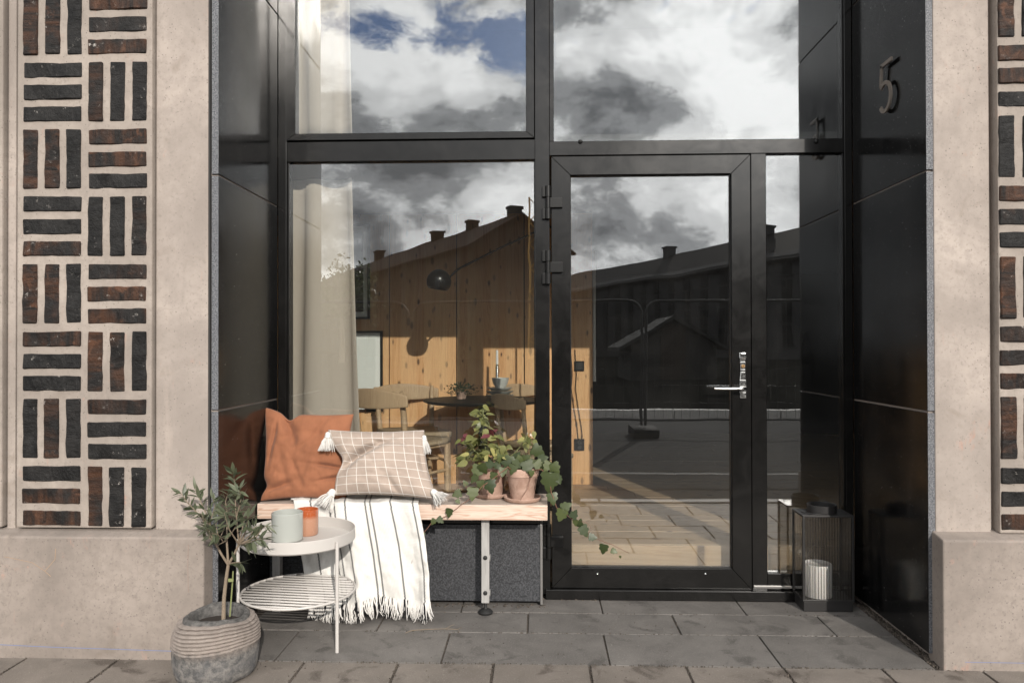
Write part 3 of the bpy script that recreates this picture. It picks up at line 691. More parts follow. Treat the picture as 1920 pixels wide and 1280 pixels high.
def stroke5(b, pts, w):
    L = [Vector((a*Wd, c*H_)) for a, c in pts]; left, right = [], []
    for i, p in enumerate(L):
        t = (L[min(i+1, len(L)-1)]-L[max(i-1, 0)]).normalized(); n_ = Vector((-t.y, t.x)); left.append(p+n_*w/2); right.append(p-n_*w/2)
    y0_, y1_ = XJR-.022, XJR-.014
    o = len(b.v)
    for l, r_ in zip(left, right):
        for q, xx in ((l, y0_), (r_, y0_), (r_, y1_), (l, y1_)): b.v.append(Vector((xx, yc_+q.x, zb_+q.y)))
    for i in range(len(L)-1):
        for k in range(4): b.f.append((o+i*4+k, o+i*4+(k+1) % 4, o+i*4+4+(k+1) % 4, o+i*4+4+k))
    b.f.append((o, o+1, o+2, o+3)); b.f.append(tuple(o+(len(L)-1)*4+k for k in (3, 2, 1, 0)))
w5 = H_*.075
# seen from the street the figure's left side is towards the window (greater Y)
stroke5b = MB()
stroke5(stroke5b, [(-.50, .945), (.34, .945)], w5); stroke5(stroke5b, [(.27, .96), (.33, .55)], w5*.95)
stroke5(stroke5b, ring(.02, .315, .42, .27, R(45), R(180), 14)[0:]+ring(.02, .315, .42, .27, R(180), R(325), 14)[1:], w5)
stroke5b.obj('numeral', 'number_bronze', hn)
for zz in (.95, .05): MB().tube([(XJR-.016, yc_, zb_+H_*zz), (XJR+.004, yc_, zb_+H_*zz)], .003, 8).obj('stud', 'black_steel', hn)

# ================================================================== INTERIOR
FZ, WY = .25, 2.60            # raised shop floor, plane of the pine wall
def shell(name, m, *a): return struct(MB().box(*a).obj(name, m))
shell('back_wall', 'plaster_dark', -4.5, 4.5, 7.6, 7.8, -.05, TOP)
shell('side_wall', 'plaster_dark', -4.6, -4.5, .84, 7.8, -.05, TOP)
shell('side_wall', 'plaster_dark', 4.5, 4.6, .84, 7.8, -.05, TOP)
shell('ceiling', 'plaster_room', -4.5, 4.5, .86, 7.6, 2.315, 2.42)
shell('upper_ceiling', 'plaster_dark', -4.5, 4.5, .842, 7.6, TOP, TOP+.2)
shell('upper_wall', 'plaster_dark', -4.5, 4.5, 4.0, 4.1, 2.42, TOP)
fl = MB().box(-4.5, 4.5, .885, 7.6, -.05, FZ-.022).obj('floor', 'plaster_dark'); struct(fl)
rf = random.Random(5); y = .885; k = 0
fm = MB().box(-1.5, 1.5, -.0675, .0675, -.02, 0, .002).mesh('floor_board', 'floor_wood')
while y < 6.0:
    sh = rf.uniform(-1.4, 1.4)
    for i in range(-1, 2):
        link('floor_board', fm, fl, (sh+i*3.004, y+.07, FZ+rf.uniform(-.001, .0005)))
    y += .1385
MB().box(-1.37, 1.6, .868, .8845, -.04, FZ-.001, .002).obj('step_board', 'floor_wood', fl)
pw = thing('pine_wall', 'knotty pine panel wall inside the shop, half lit by the sun', 'wall', (0,0,0))
wx1 = X(1112, WY); e0 = X(856, WY); wdt = X(983, WY)-e0; xs = [wx1]; q = e0+wdt
xs = [wx1, X(983, WY)]
while xs[-1] > -4.3: xs.append(xs[-1]-wdt)
for b_, a_ in zip(xs[:-1], xs[1:]):
    o = MB().box(-(b_-a_)/2+.004, (b_-a_)/2-.004, 0, .03, 0, 2.315-FZ-.004, .0015).obj('pine_panel', 'pine', pw); o.location = ((a_+b_)/2, WY, FZ+.001)
MB().box(-4.4, wx1-.004, WY+.031, WY+.09, FZ, 2.31).obj('wall_core', 'plaster_dark', pw)
# curtains
def curtain_fn(pl0, pr0, pl1, pr1, zt, zb, Y, amp, waves, ph):
    def fn(u, v):
        a, b_ = X(pl0+(pl1-pl0)*v, Y), X(pr0+(pr1-pr0)*v, Y); x = a+(b_-a)*u; z = zt+(zb-zt)*v
        s_ = math.sin(u*waves*2*math.pi+ph); s_ = math.copysign(abs(s_)**.75, s_)
        return (x+.012*math.sin(u*9+v*3), Y+amp*s_*(1+.25*v)+.01*math.sin(v*4+u*5), z)
    return fn
for nm, args, lb in (('curtain', (541, 661, 541, 688, 2.215, FZ+.01, .95, .026, 1.5, .9), 'beige curtain hanging inside the lower pane behind the rust cushion'),
                     ('curtain', (552, 655, 552, 664, 4.2, 2.44, .95, .024, 1.5, .5), 'beige curtain hanging inside the upper left pane')):
    o = MB().grid(curtain_fn(*args), 90, 24).obj(nm, 'curtain_cloth', None, True, False); sm = o.modifiers.new('thick', 'SOLIDIFY'); sm.thickness = .003; tag(o, lb, 'curtain')
# pictures on the pine wall
def picture(x0, x1, y0, y1, label, dark=False):
    a, b_ = at(x0, y1, WY-.02), at(x1, y0, WY-.02); t = thing('framed_picture', label, 'picture', (0,0,0))
    w = .016
    for q in ((a.x, b_.x, a.z, a.z+w), (a.x, b_.x, b_.z-w, b_.z), (a.x, a.x+w, a.z+w, b_.z-w), (b_.x-w, b_.x, a.z+w, b_.z-w)):
        MB().box(q[0], q[1], WY-.026, WY-.001, q[2], q[3]).obj('frame_bar', 'black_top', t)
    MB().box(a.x+w, b_.x-w, WY-.012, WY-.002, a.z+w, b_.z-w).obj('mount', 'passepartout' if not dark else 'print_grey', t)
    mw = (b_.x-a.x)*.17
    MB().box(a.x+mw, b_.x-mw, WY-.0135, WY-.0122, a.z+mw*1.1, b_.z-mw*1.1).obj('print', 'print_grey' if not dark else 'black_top', t)
picture(640, 717, 620, 771, 'pale framed print on the pine wall beside the curtain')
picture(622, 693, 420, 598, 'dark framed print hanging above the pale one', True)
# dining table and what stands on it
tz = .93; tc_ = Vector((X(905, 2.1), 2.1, 0)); tr_ = tc_.x-X(794, 2.1)
dt = thing('dining_table', 'round black dining table inside the shop', 'table', (tc_.x, tc_.y, 0))
smooth_by_angle(MB().lathe([(0, -.022), (tr_-.03, -.022), (tr_-.002, -.010), (tr_, -.004), (tr_-.002, 0), (0, 0)], (0, 0, tz), 72).obj('table_top', 'black_top', dt), 30)
smooth_by_angle(MB().lathe([(0, 0), (.24, 0), (.24, .012), (.05, .03), (.032, .05), (.032, tz-FZ-.05), (.12, tz-FZ-.022), (0, tz-FZ-.022)], (0, 0, FZ+.001), 36).obj('pedestal', 'black_steel', dt), 30)
def ontab(px, dy): return Vector((X(px, tc_.y+dy), tc_.y+dy, tz))
p0 = ontab(937, .10); sz = 1/ (FPX/(p0.y-CAM[1]))          # metres per pixel there
zz = tz
for i, (w, h, m) in enumerate(((53, 7, 'ceramic_grey'), (51, 7, 'ceramic_grey'), (47, 6, 'ceramic_pale'))):
    r_, h_ = w*sz/2, h*sz
    o = smooth_by_angle(MB().lathe([(0, 0), (r_*.62, 0), (r_*.95, h_*.75), (r_, h_), (r_*.97, h_), (r_*.6, h_*.3), (0, h_*.3)], n=40).obj('plate', m, None), 40)
    o.location = (p0.x, p0.y, zz+.0005); zz += h_*(.98 if i < 2 else .4)+.0015
    tag(o, ('lowest grey plate of the stack on the dining table', 'middle grey plate of the stack on the dining table', 'pale top plate of the stack under the bowl')[i], 'plate', 'plates stacked on the dining table')
o = smooth_by_angle(MB().lathe([(0, 0), (.028, 0), (.030, .006), (33*sz*.42, 10*sz), (33*sz/2, 21*sz), (33*sz/2-.004, 21*sz), (33*sz*.36, 9*sz), (0, .01)], n=40).obj('bowl', 'ceramic_pale', None), 40)
o.location = (p0.x+.004, p0.y, zz+.001); tag(o, 'pale bowl standing on the stacked plates', 'bowl')
ch = thing('candle_holder', 'slim silver candle holder behind the bowl on the table', 'candle holder', (X(932, p0.y+.14), p0.y+.14, tz))
prof = [(0, 0), (.035, 0), (.035, .004), (.008, .01)]; hh = (Z(683, p0.y+.14)-tz)
for i in range(13):
    z_ = .012+i*(hh-.02)/13; prof += [(.009, z_), (.0145, z_+(hh-.02)/26), (.009, z_+(hh-.02)/13)]
prof += [(.012, hh), (0, hh)]
smooth_by_angle(MB().lathe(prof, n=18).obj('stem', 'chrome', ch), 70)
o = smooth_by_angle(MB().lathe([(0, 0), (.0095, 0), (.0085, Z(657, p0.y+.14)-Z(683, p0.y+.14)), (.002, Z(656, p0.y+.14)-Z(683, p0.y+.14)), (0, Z(655.5, p0.y+.14)-Z(683, p0.y+.14))], n=16).obj('taper_candle', 'wax', None), 40)
o.location = (ch.location.x, ch.location.y, tz+hh+.0005); tag(o, 'white taper candle in the silver holder', 'candle')
hp_ = thing('potted_herb', 'small bushy green herb in a pot on the dining table', 'potted plant', ontab(865, .05))
smooth_by_angle(MB().lathe([(0, 0), (.030, 0), (.042, .05), (.038, .05), (.034, .04), (0, .04)], n=24).obj('pot', 'terracotta', hp_), 40)
lb = MB(); rh = random.Random(4)
for i in range(330):
    a, e = rh.uniform(0, 6.28), rh.gauss(0, 1); r_ = abs(rh.gauss(.06, .028)); p = Vector((math.cos(a)*r_*1.1, math.sin(a)*r_, .052+rh.uniform(-.02, .06)*(1.25-r_*5)))
    d1, d2 = Vector((rh.gauss(0, 1), rh.gauss(0, 1), rh.gauss(0, .5))).normalized()*.009, Vector((rh.gauss(0, 1), rh.gauss(0, 1), rh.gauss(0, 1))).normalized()*.007
    lb.add([p-d1, p+d2, p+d1, p-d2], [(0, 1, 2, 3)])
o = lb.obj('foliage', 'herb_leaf', hp_, False, False); o['kind'] = 'stuff'
# chairs
def make_chair(label, loc, rz, s=1.0, top=.80):
    t = thing('dining_chair', label, 'chair', loc, 'oak chairs round the dining table', rz)
    def tb(name, path, r, n=10): return smooth_by_angle(MB().tube([(a*s, b_*s, c*s) for a, b_, c in path], [q*s for q in r] if hasattr(r, '__len__') else r*s, n).obj(name, 'oak', t), 60)
    for sx in (-1, 1):
        tb('leg', [(sx*.20, -.20, 0), (sx*.195, -.20, .25), (sx*.19, -.20, .445)], [.015, .019, .017])
        tb('leg', [(sx*.185, .24, 0), (sx*.19, .215, .25), (sx*.195, .20, .45), (sx*.205, .225, .62), (sx*.215, .255, top-.05), (sx*.217, .262, top-.02)], [.014, .018, .020, .019, .016, .012])
        tb('rail', [(sx*.19, -.2, .405), (sx*.195, .205, .405)], .013); tb('stretcher', [(sx*.195, -.2, .24), (sx*.19, .215, .24)], .010)
    tb('rail', [(-.19, -.2, .41), (.19, -.2, .41)], .014); tb('rail', [(-.195, .205, .41), (.195, .205, .41)], .014); tb('stretcher', [(-.195, 0, .24), (.195, 0, .24)], .010)
    b_ = MB().grid(lambda u, v: ((u-.5)*.53*s, (.262+.06*(1-(2*u-1)**2)-.012)*s, (top-.075+(v-.5)*.125*(1-.45*(2*u-1)**2)+.012*(1-(2*u-1)**2))*s), 24, 6).obj('backrest', 'oak', t, True, False)
    sm = b_.modifiers.new('thick', 'SOLIDIFY'); sm.thickness = .02*s; bv = b_.modifiers.new('bevel', 'BEVEL'); bv.width = .006; bv.segments = 2
    st = MB().grid(lambda u, v: ((u-.5)*.43*s, (-.215+v*.43)*s, (.452-.018*(1-(2*u-1)**2)*(1-(2*v-1)**2))*s), 12, 12).obj('seat', 'paper_cord', t, True, False)
    sm = st.modifiers.new('thick', 'SOLIDIFY'); sm.thickness = .034*s; sm.offset = -1
    return t
def chair_at(px, ytop, Y, rz, label, sc=1.0): 
    zt_ = Z(ytop, Y); make_chair(label, (X(px, Y), Y, FZ+.002), rz, sc, (zt_-FZ)/sc)
chair_at(757, 724, 1.72, R(148), 'oak chair with woven seat nearest the glass, beside the checked cushion')
chair_at(775, 723, 2.22, R(25), 'oak chair behind the front one, against the pine wall')
chair_at(1003, 722, 2.28, R(35), 'oak chair at the far side of the table, half hidden by the mullion', .80)
chair_at(1005, 736, 1.75, R(122), 'oak chair behind the potted plants, cut by the mullion', .80)
# arc lamp
al = thing('arc_lamp', 'black arc lamp with dome shade hanging before the pine wall', 'lamp', (0,0,0))
LY = 1.75; c_ = at(823, 528, LY); rad = abs(X(846, LY)-X(800, LY))/2
dome = [(rad*math.cos(a), rad*math.sin(a)) for a in [R(-38)+i*R(128)/14 for i in range(15)]]; dome[-1] = (0, rad)
sh_ = smooth_by_angle(MB().lathe(dome, n=40, caps=False).obj('shade', 'black_steel', al), 50); sh_.location = c_; sh_.rotation_euler = (0, R(8), 0)
sm = sh_.modifiers.new('thick', 'SOLIDIFY'); sm.thickness = .003
arm = [at(x, y, LY) for x, y in ((843, 520), (853, 510), (862, 503), (940, 464), (1010, 432), (1030, 424), (1038, 430), (1041, 450))]
arm += [Vector((arm[-1].x, arm[-1].y, FZ+.03))]
smooth_by_angle(MB().tube(arm, .007, 10).obj('arm', 'black_steel', al), 70)
o = smooth_by_angle(MB().lathe([(0, 0), (.085, 0), (.085, .03), (.02, .04), (0, .04)], n=32).obj('base', 'black_steel', al), 40); o.location = (arm[-1].x, arm[-1].y, FZ)
# switch, socket with cables, white panel edge
sw = at(1086, 686, WY); s_ = thing('light_switch', 'black square light switch on the pine wall', 'switch', (0,0,0))
MB().box(sw.x-.038, sw.x+.038, WY-.012, WY-.0005, sw.z-.038, sw.z+.038, .004).obj('frame', 'black_top', s_)
MB().box(sw.x-.026, sw.x+.026, WY-.017, WY-.0115, sw.z-.026, sw.z+.026, .003).obj('rocker', 'black_rubber', s_)
sk = at(1086, 833, WY); s_ = thing('wall_socket', 'black wall socket low on the pine wall with plugged cables', 'socket', (0,0,0))
MB().box(sk.x-.038, sk.x+.038, WY-.014, WY-.0005, sk.z-.044, sk.z+.044, .004).obj('frame', 'black_top', s_)
MB().tube([(sk.x, WY-.014, sk.z+.02), (sk.x, WY-.045, sk.z+.02)], .016, 16).obj('plug', 'black_rubber', s_)
MB().tube([(sk.x, WY-.014, sk.z-.02), (sk.x, WY-.030, sk.z-.02)], .016, 16).obj('plug', 'black_rubber', s_)
for off in (0, 8):
    pts = [at(x+off, y, WY-.015) for x, y in ((1070, 655), (1073, 700), (1071, 728), (1077, 770), (1082, 800), (1084, 820))]; pts.append(Vector((sk.x, WY-.05, sk.z+.02)))
    MB().tube(pts, .0028, 6).obj('cable', 'black_rubber', s_)
wp = at(1113, 715, WY+.02); wq = at(1117, 470, WY+.02)
tag(MB().box(wx1+.002, wx1+.022, WY+.02, WY+.5, wp.z, wq.z).obj('white_board', 'white_paint'), 'white board edge seen beyond the end of the pine wall', 'board')

# ================================================================== BENCH AND WHAT IS ON IT
BY0, BY1 = .465, .752; BZ = Z(946, BY0, 900); BT = BZ-Z(975, BY0, 900)
bn = thing('bench', 'thick pine plank bench set under the shop window', 'bench', (0,0,0))
o = MB().box(XJL+.004, X(1026, BY0), BY0, BY1, BZ-BT, BZ, .005).obj('seat_plank', 'bench_wood', bn); o.data.materials.append(MATS['bench_wood_top'])
for p in o.data.polygons:
    if p.normal.z > .8: p.material_index = 1
lx0, lx1 = X(902.5, .535), X(917, .535)
lg = MB().box(lx0, lx1, .515, .555, .055, BZ-BT-.001, .003).obj('leg', 'bench_leg', bn)
for py in (1045, 1111):
    o = MB().lathe([(.0105, 0), (.0105, .003), (.008, .005), (0, .005)], n=18).obj('bolt', 'black_rubber', lg, True); o.location = ((lx0+lx1)/2, .515, Z(py, .515, 909)); o.rotation_euler = (R(90), 0, 0)
    o = MB().lathe([(.017, 0), (.017, .004), (0, .004)], n=18).obj('washer', 'bench_leg', lg, True); o.location = (lx1, .535, Z(py+2, .515, 909)); o.rotation_euler = (0, R(90), 0)
ft = smooth_by_angle(MB().lathe([(0, 0), (.034, 0), (.036, .008), (.026, .018), (.010, .024), (.008, .03), (.008, .055), (0, .055)], ((lx0+lx1)/2, .535, .0005), 26).obj('foot', 'black_rubber', bn), 40)
lg2 = MB().box(XJL+.06, XJL+.10, .515, .555, .0, BZ-BT-.001, .003).obj('leg', 'bench_leg', bn)

def pillow(name, m, BL, BR, TR, TL, thick, conc, dents, wr, seed, n=84, edge=None, bulge=1.0):
    BL, BR, TR, TL = map(Vector, (BL, BR, TR, TL)); nrm = ((BR-BL).cross(TL-BL)).normalized()      # towards the street
    def pt(u, v, side):
        a, b_ = 2*u-1, 2*v-1
        a2 = a*(1-conc*(1-b_*b_)**1.2); b2 = b_*(1-conc*(1-a*a)**1.2)
        if edge: a2, b2 = edge(a, b_, a2, b2)
        uu, vv = (a2+1)/2, (b2+1)/2
        p = BL*(1-uu)*(1-vv)+BR*uu*(1-vv)+TR*uu*vv+TL*(1-uu)*vv
        e = max(0, (1-a*a)*(1-b_*b_)); h = thick*(e**.42)*.9*(1 if side > 0 else .55)
        if side > 0:
            for (du, dv, dr_, sx, sy, k, tilt) in dents:
                x, y = a-du, b_-dv; c, s = math.cos(tilt), math.sin(tilt); x, y = x*c+y*s, -x*s+y*c
                h -= thick*k*math.exp(-(x/sx)**2-(y/sy)**2)*min(1, e*5)
        corner = (abs(a)*abs(b_))**1.5; ang = math.atan2(b_, a); rad_ = math.hypot(a, b_)
        edgew = max(abs(a), abs(b_))**3
        h += wr*(e**.3)*(fbm((a*1.6+seed, b_*1.6, side), 1, 3)*1.0+math.sin(ang*13+fbm((a*2, b_*2, seed), 1)*3)*.22*rad_*edgew + .35*abs(fbm((a*3.0+seed*2, b_*1.5-a, seed), 1.3, 2)))
        w_ = nrm*(h*side*bulge)
        return p+w_
    mb = MB(); mb.grid(lambda u, v: pt(u, v, 1), n, n)
    k = (n+1)*(n+1); mb.grid(lambda u, v: pt(u, v, -1), n, n)
    fs = len(mb.f)//2; mb.f = mb.f[:fs]+[tuple(reversed(f)) for f in mb.f[fs:]]
    o = mb.obj(name, m, None, True, False)
    bm = bmesh.new(); bm.from_mesh(o.data); bmesh.ops.remove_doubles(bm, verts=bm.verts[:], dist=1e-5); bm.to_mesh(o.data); bm.free()
    sub = o.modifiers.new('weave', 'SUBSURF'); sub.levels = sub.render_levels = 1
    return o
def edge1(a, b_, a2, b2):
    if b_ > 0: b2 -= .17*math.exp(-((a+.42)/.16)**2)*b_**3; b2 += .04*math.exp(-((a+.95)/.18)**2)*b_**4
    if b_ < 0 and a < 0: a2 += .10*math.exp(-((b_+.68)/.14)**2)*abs(a)**3
    return a2, b2
rc = pillow('cushion', 'linen_terracotta', at(488, 941, .50), at(650, 940, .53), at(664, 777, .655), at(496, 768, .60), .072, .07,
            [(-.42, .72, 0, .12, .42, .52, .35), (-.62, -.72, 0, .38, .07, .35, .25), (.62, -.25, 0, .40, .045, .32, -.1), (.68, -.52, 0, .32, .04, .28, .25), (-.78, .35, 0, .05, .45, .25, -.2), (.1, .35, 0, .35, .06, .12, .7), (-.2, -.3, 0, .06, .4, .10, .5), (.35, .75, 0, .06, .3, .14, -.5)], .012, 2.3, edge=edge1)
rc.location = (0, 0, .004); tag(rc, 'terracotta linen cushion leaning in the corner of the bench', 'cushion')
def edge2(a, b_, a2, b2):
    if a < 0: a2 += .16*math.exp(-((b_-.05)/.34)**2)*abs(a)**2
    return a2, b2
ck = pillow('cushion', 'linen_checked', at(626, 934, .44), at(822, 943, .45), at(796, 810, .62), at(614, 810, .55), .095, .08,
            [(-.30, .30, 0, .50, .085, .62, .62), (-.62, .10, 0, .13, .42, .42, -.6), (.9, .0, 0, .05, .3, .2, 0), (.2, -.75, 0, .06, .25, .12, .3), (.05, .62, 0, .4, .06, .12, -.15), (.6, .5, 0, .06, .3, .12, .6)], .010, 5.1, edge=edge2)
ck.location = (0, 0, .013); tag(ck, 'beige cushion with white grid lines and white corner tassels', 'cushion')
# tassels on the checked cushion
def tassel(par, top, down, L, w, seed, off=Vector((0, 0, 0))):
    rt = random.Random(seed); top = Vector(top)-par.location; d_ = Vector(down).normalized(); s1 = d_.orthogonal().normalized(); s2 = d_.cross(s1); b_ = MB()
    for i in range(70):
        a, r_ = rt.uniform(0, 6.28), math.sqrt(rt.random()); e = (s1*math.cos(a)+s2*math.sin(a))*r_*w*.5; ll = L*rt.uniform(.86, 1.05)
        b_.tube([top+e*.30+d_*L*.20, top+e*.7+d_*L*.5+Vector((rt.gauss(0, .002), rt.gauss(0, .002), 0)), top+e*1.05+d_*ll+Vector((rt.gauss(0, .003), rt.gauss(0, .002), 0))], [.0016, .0018, .0014], 4, False)
    b_.tube([top+d_*L*.15, top+d_*L*.27], w*.21, 10); o = b_.obj('tassel', 'white_yarn', par, True, False)
    kb = MB().lathe([(w*.19*math.cos(R(-90+i*18)), w*.19*math.sin(R(-90+i*18))) for i in range(11)], top+d_*L*.08, 14).obj('knot', 'white_yarn', o, True)
tassel(ck, at(615, 812, .505), (-.05, -.15, -1), .085, .075, 1)
tassel(ck, at(795, 817, .575), (.12, -.1, -1), .088, .062, 2)
tassel(ck, at(812, 921, .43), (.55, -.25, -.50), .065, .085, 3)
tassel(ck, at(624, 921, .43), (-.35, -.30, -.62), .085, .10, 4)
# throw blanket over the bench
th_ = thing('throw_blanket', 'white cotton throw with black stitched stripes hanging over the bench edge', 'blanket', (0,0,0))
hang_top = BZ+.008
def throw_pt(u, v, off=0.0):
    if v < .22:                                  # on the plank
        s_ = v/.22; Yb = .66+(BY0-.006-.66)*s_; xl, xr_ = X(556-6*s_, Yb), X(788-4*s_, Yb)
        x = xl+(xr_-xl)*u; z = hang_top+.003+.012*max(0, fbm((u*5, s_*2, 4), 1.2, 3))+.010*max(0, math.sin(u*17+1))*s_*.6
        return Vector((x, Yb, z+off))
    s_ = (v-.22)/.78; s2 = s_**1.15
    Yh = BY0-.012-.012*math.sin(min(1, s_*5)*math.pi/2)-.045*s2
    fold = (.018*math.sin(u*9.5+.8+s_*.7)*.8+.006*math.sin(u*23+2.0-s_*1.5)+.010*fbm((u*4, s_*2.2, 9), 1.4, 3))*(.35+1.35*s_)
    pl_, pr_ = 550+28*s2, 784+24*s_+5*math.sin(s_*3); xl, xr_ = X(pl_, Yh), X(pr_, Yh)
    zb0 = .085+.035*u-.012*math.sin(u*9)
    z = hang_top-.002-(hang_top-zb0)*s_
    uu = u+.010*math.sin(u*9.5)*s_
    if s_ < .06: z = hang_top+.003-(.02)*(s_/.06)**2 - (hang_top-zb0)*s_*.4
    return Vector((xl+(xr_-xl)*uu, Yh+fold-abs(fold)*.35, z))
tb_ = MB().grid(lambda u, v: throw_pt(u, v), 150, 130).obj('cloth', 'cotton_striped', th_, True, False)
sm = tb_.modifiers.new('thick', 'SOLIDIFY'); sm.thickness = .004; sm.offset = 1
rt = random.Random(8); fw, fb = MB(), MB(); stripes = (.135, .285, .327, .415, .572, .612, .775, .955)
for i in range(300):
    u = rt.random(); black = min(abs(u-q) for q in stripes) < .012 and rt.random() < .75
    p = throw_pt(min(.998, max(.002, u)), .995); L = min(rt.uniform(.06, .10), p.z-.006); sway = rt.gauss(.006, .012); dy = rt.uniform(-.016, .006)
    pts = [p, p+Vector((sway*.25, dy*.5-.004, -L*.35)), p+Vector((sway*.7+rt.gauss(0, .004), dy-.004, -L*.7)), p+Vector((sway+rt.gauss(0, .007), dy*1.2, -L))]
    if pts[-1].z < .006: pts[-1].z = .004+rt.random()*.006
    (fb if black else fw).tube(pts, [.0026, .0030, .0024, .0012], 5, False)
o = fw.obj('fringe', 'white_yarn', th_, True, False); o['kind'] = 'stuff'; o = fb.obj('fringe', 'black_yarn', th_, True, False); o['kind'] = 'stuff'
sf2 = MB()
for i in range(60):                                # frayed side edge lying on the plank
    v = rt.uniform(0, .2); p = throw_pt(0.0, v); sf2.tube([p, p+Vector((-rt.uniform(.006, .02), rt.gauss(0, .006), -.002+rt.uniform(0, .004)))], [.0012, .0007], 4, False)
o = sf2.obj('fringe', 'white_yarn', th_, True, False); o['kind'] = 'stuff'

# ---- side table
tcx, tcy, trad = X(560, .19), .19, .0; trad = X(663, .19)-tcx
st = thing('side_table', 'round pale grey metal tray table with wire shelf', 'side table', (tcx, tcy, 0))
rimz = Z(1018, tcy-trad, 560); botz = Z(1043, tcy-trad, 560); shz = Z(1143, tcy-trad, 560)
smooth_by_angle(MB().lathe([(0, botz), (trad-.006, botz), (trad, botz+.006), (trad, rimz-.002), (trad-.002, rimz), (trad-.004, rimz-.002), (trad-.004, botz+.008), (trad-.008, botz+.005), (0, botz+.005)], n=96).obj('tray', 'table_paint', st), 40)
for a in (-34, 86, 206):
    ca, sa = math.cos(R(a)), math.sin(R(a)); rl = trad+.0075
    o = smooth_by_angle(MB().tube([(ca*rl, sa*rl, 0), (ca*rl, sa*rl, rimz-.02)], .0075, 16).obj('leg', 'table_paint', st), 40)
sr = trad-.002; sv = MB()
sv.tube([(sr*math.cos(i*R(5)), sr*math.sin(i*R(5)), shz) for i in range(73)], .0058, 8, False); ring_ = sv.obj('shelf_ring', 'table_paint', st, True)
ta = R(-6)
for i in range(14):
    q = -sr+(i+.8)*2*sr/14.6; hlf = math.sqrt(max(0, sr*sr-q*q))
    if hlf < .02: continue
    MB().tube([(-hlf*math.cos(ta)-q*math.sin(ta), -hlf*math.sin(ta)+q*math.cos(ta), shz), (hlf*math.cos(ta)-q*math.sin(ta), hlf*math.sin(ta)+q*math.cos(ta), shz)], .0048, 8).obj('shelf_wire', 'table_paint', ring_, True)
# two candle glasses on the tray
gz = botz+.0055
c1_ = at(530, 1019, Z=gz); rad1 = (X(560, c1_.y)-X(502, c1_.y))/2; h1 = Z(968, c1_.y)-gz
o = smooth_by_angle(MB().lathe([(0, 0), (rad1-.006, 0), (rad1, .006), (rad1, h1-.002), (rad1-.002, h1), (rad1-.005, h1-.002), (rad1-.005, h1*.55), (0, h1*.55)], n=56).obj('candle_glass', 'frosted_green', None), 40); o.location = (c1_.x, c1_.y+rad1*.9, gz+.0005); tag(o, 'large pale green candle glass on the tray table', 'candle holder')
c2_ = at(566, 1008, Z=gz); rad2 = rad1*.74; h2 = h1*.93
o = smooth_by_angle(MB().lathe([(0, 0), (rad2-.005, 0), (rad2, .006), (rad2, h2-.002), (rad2-.002, h2), (rad2-.005, h2-.002), (rad2-.005, h2*.45), (0, h2*.45)], n=48).obj('candle_glass', 'amber_glass', None), 40); o.location = (c2_.x+.004, c2_.y+rad2*1.3, gz+.0005); tag(o, 'smaller amber orange candle glass behind the green one', 'candle holder')

# ---- leaves
def leaf_mesh(name, outline, m, fold=.18, curl=.12):
    """outline: half contour (x>=0, y 0..1) along the midrib +Y, unit length"""
    n = len(outline); vs, fs = [], []
    for x, y in outline: vs.append((0, y, -curl*y*y))
    for s_ in (1, -1):
        o = len(vs)
        for x, y in outline: vs.append((s_*x, y, fold*x-curl*y*y-.25*x*x))
        for i in range(n-1): fs.append((i, o+i, o+i+1, i+1) if s_ > 0 else (i, i+1, o+i+1, o+i))
    b_ = MB(); b_.add(vs, fs); me = b_.mesh(name, m, True, False); return me
def ovate(n=9, w=.28, tip=1.6, ser=0): return [((w*math.sin(math.pi*(i/n)**(1/tip))*(1+(ser*(1 if i % 2 else -1)))) if 0 < i < n else 0, i/n) for i in range(n+1)]
OL = [leaf_mesh('leaf', ovate(7, w, 1.15), 'olive_leaf', f, c) for w, f, c in ((.115, .3, .15), (.135, .2, -.1), (.10, .4, .25))]
IV = [leaf_mesh('leaf', [(0, 0), (.20, -.10), (.40, -.06), (.50, .10), (.38, .26), (.47, .42), (.36, .56), (.25, .60), (.20, .78), (0, 1.0)], 'ivy_leaf', f, c) for f, c in ((.10, .10), (-.08, .2), (.2, .05))]
CO = [leaf_mesh('leaf', ovate(12, .33, 1.5, .09), 'coleus_leaf', f, c) for f, c in ((.25, .25), (.1, .4))]
CP = [leaf_mesh('leaf', ovate(12, .36, 1.5, .10), 'coleus_pink', .2, .3)]
CD = [leaf_mesh('leaf', ovate(12, .30, 1.5, .09), 'coleus_dark', .2, .3)]
def put_leaf(par, me, p, direction, size, up=Vector((0, 0, 1)), roll=0.0):
    d_ = Vector(direction).normalized(); z_ = Vector(up)-d_*Vector(up).dot(d_)
    z_ = z_.normalized() if z_.length > 1e-4 else d_.orthogonal().normalized(); x_ = d_.cross(z_)
    m = Matrix((x_, d_, z_)).transposed().to_4x4(); m = m @ Matrix.Rotation(roll, 4, 'Y'); m = m @ Matrix.Diagonal((size, size, size, 1))
    o = bpy.data.objects.new('leaf', me); COL.objects.link(o); o.parent = par
    m.translation = Vector(p)-par.location; o.matrix_local = m; return o
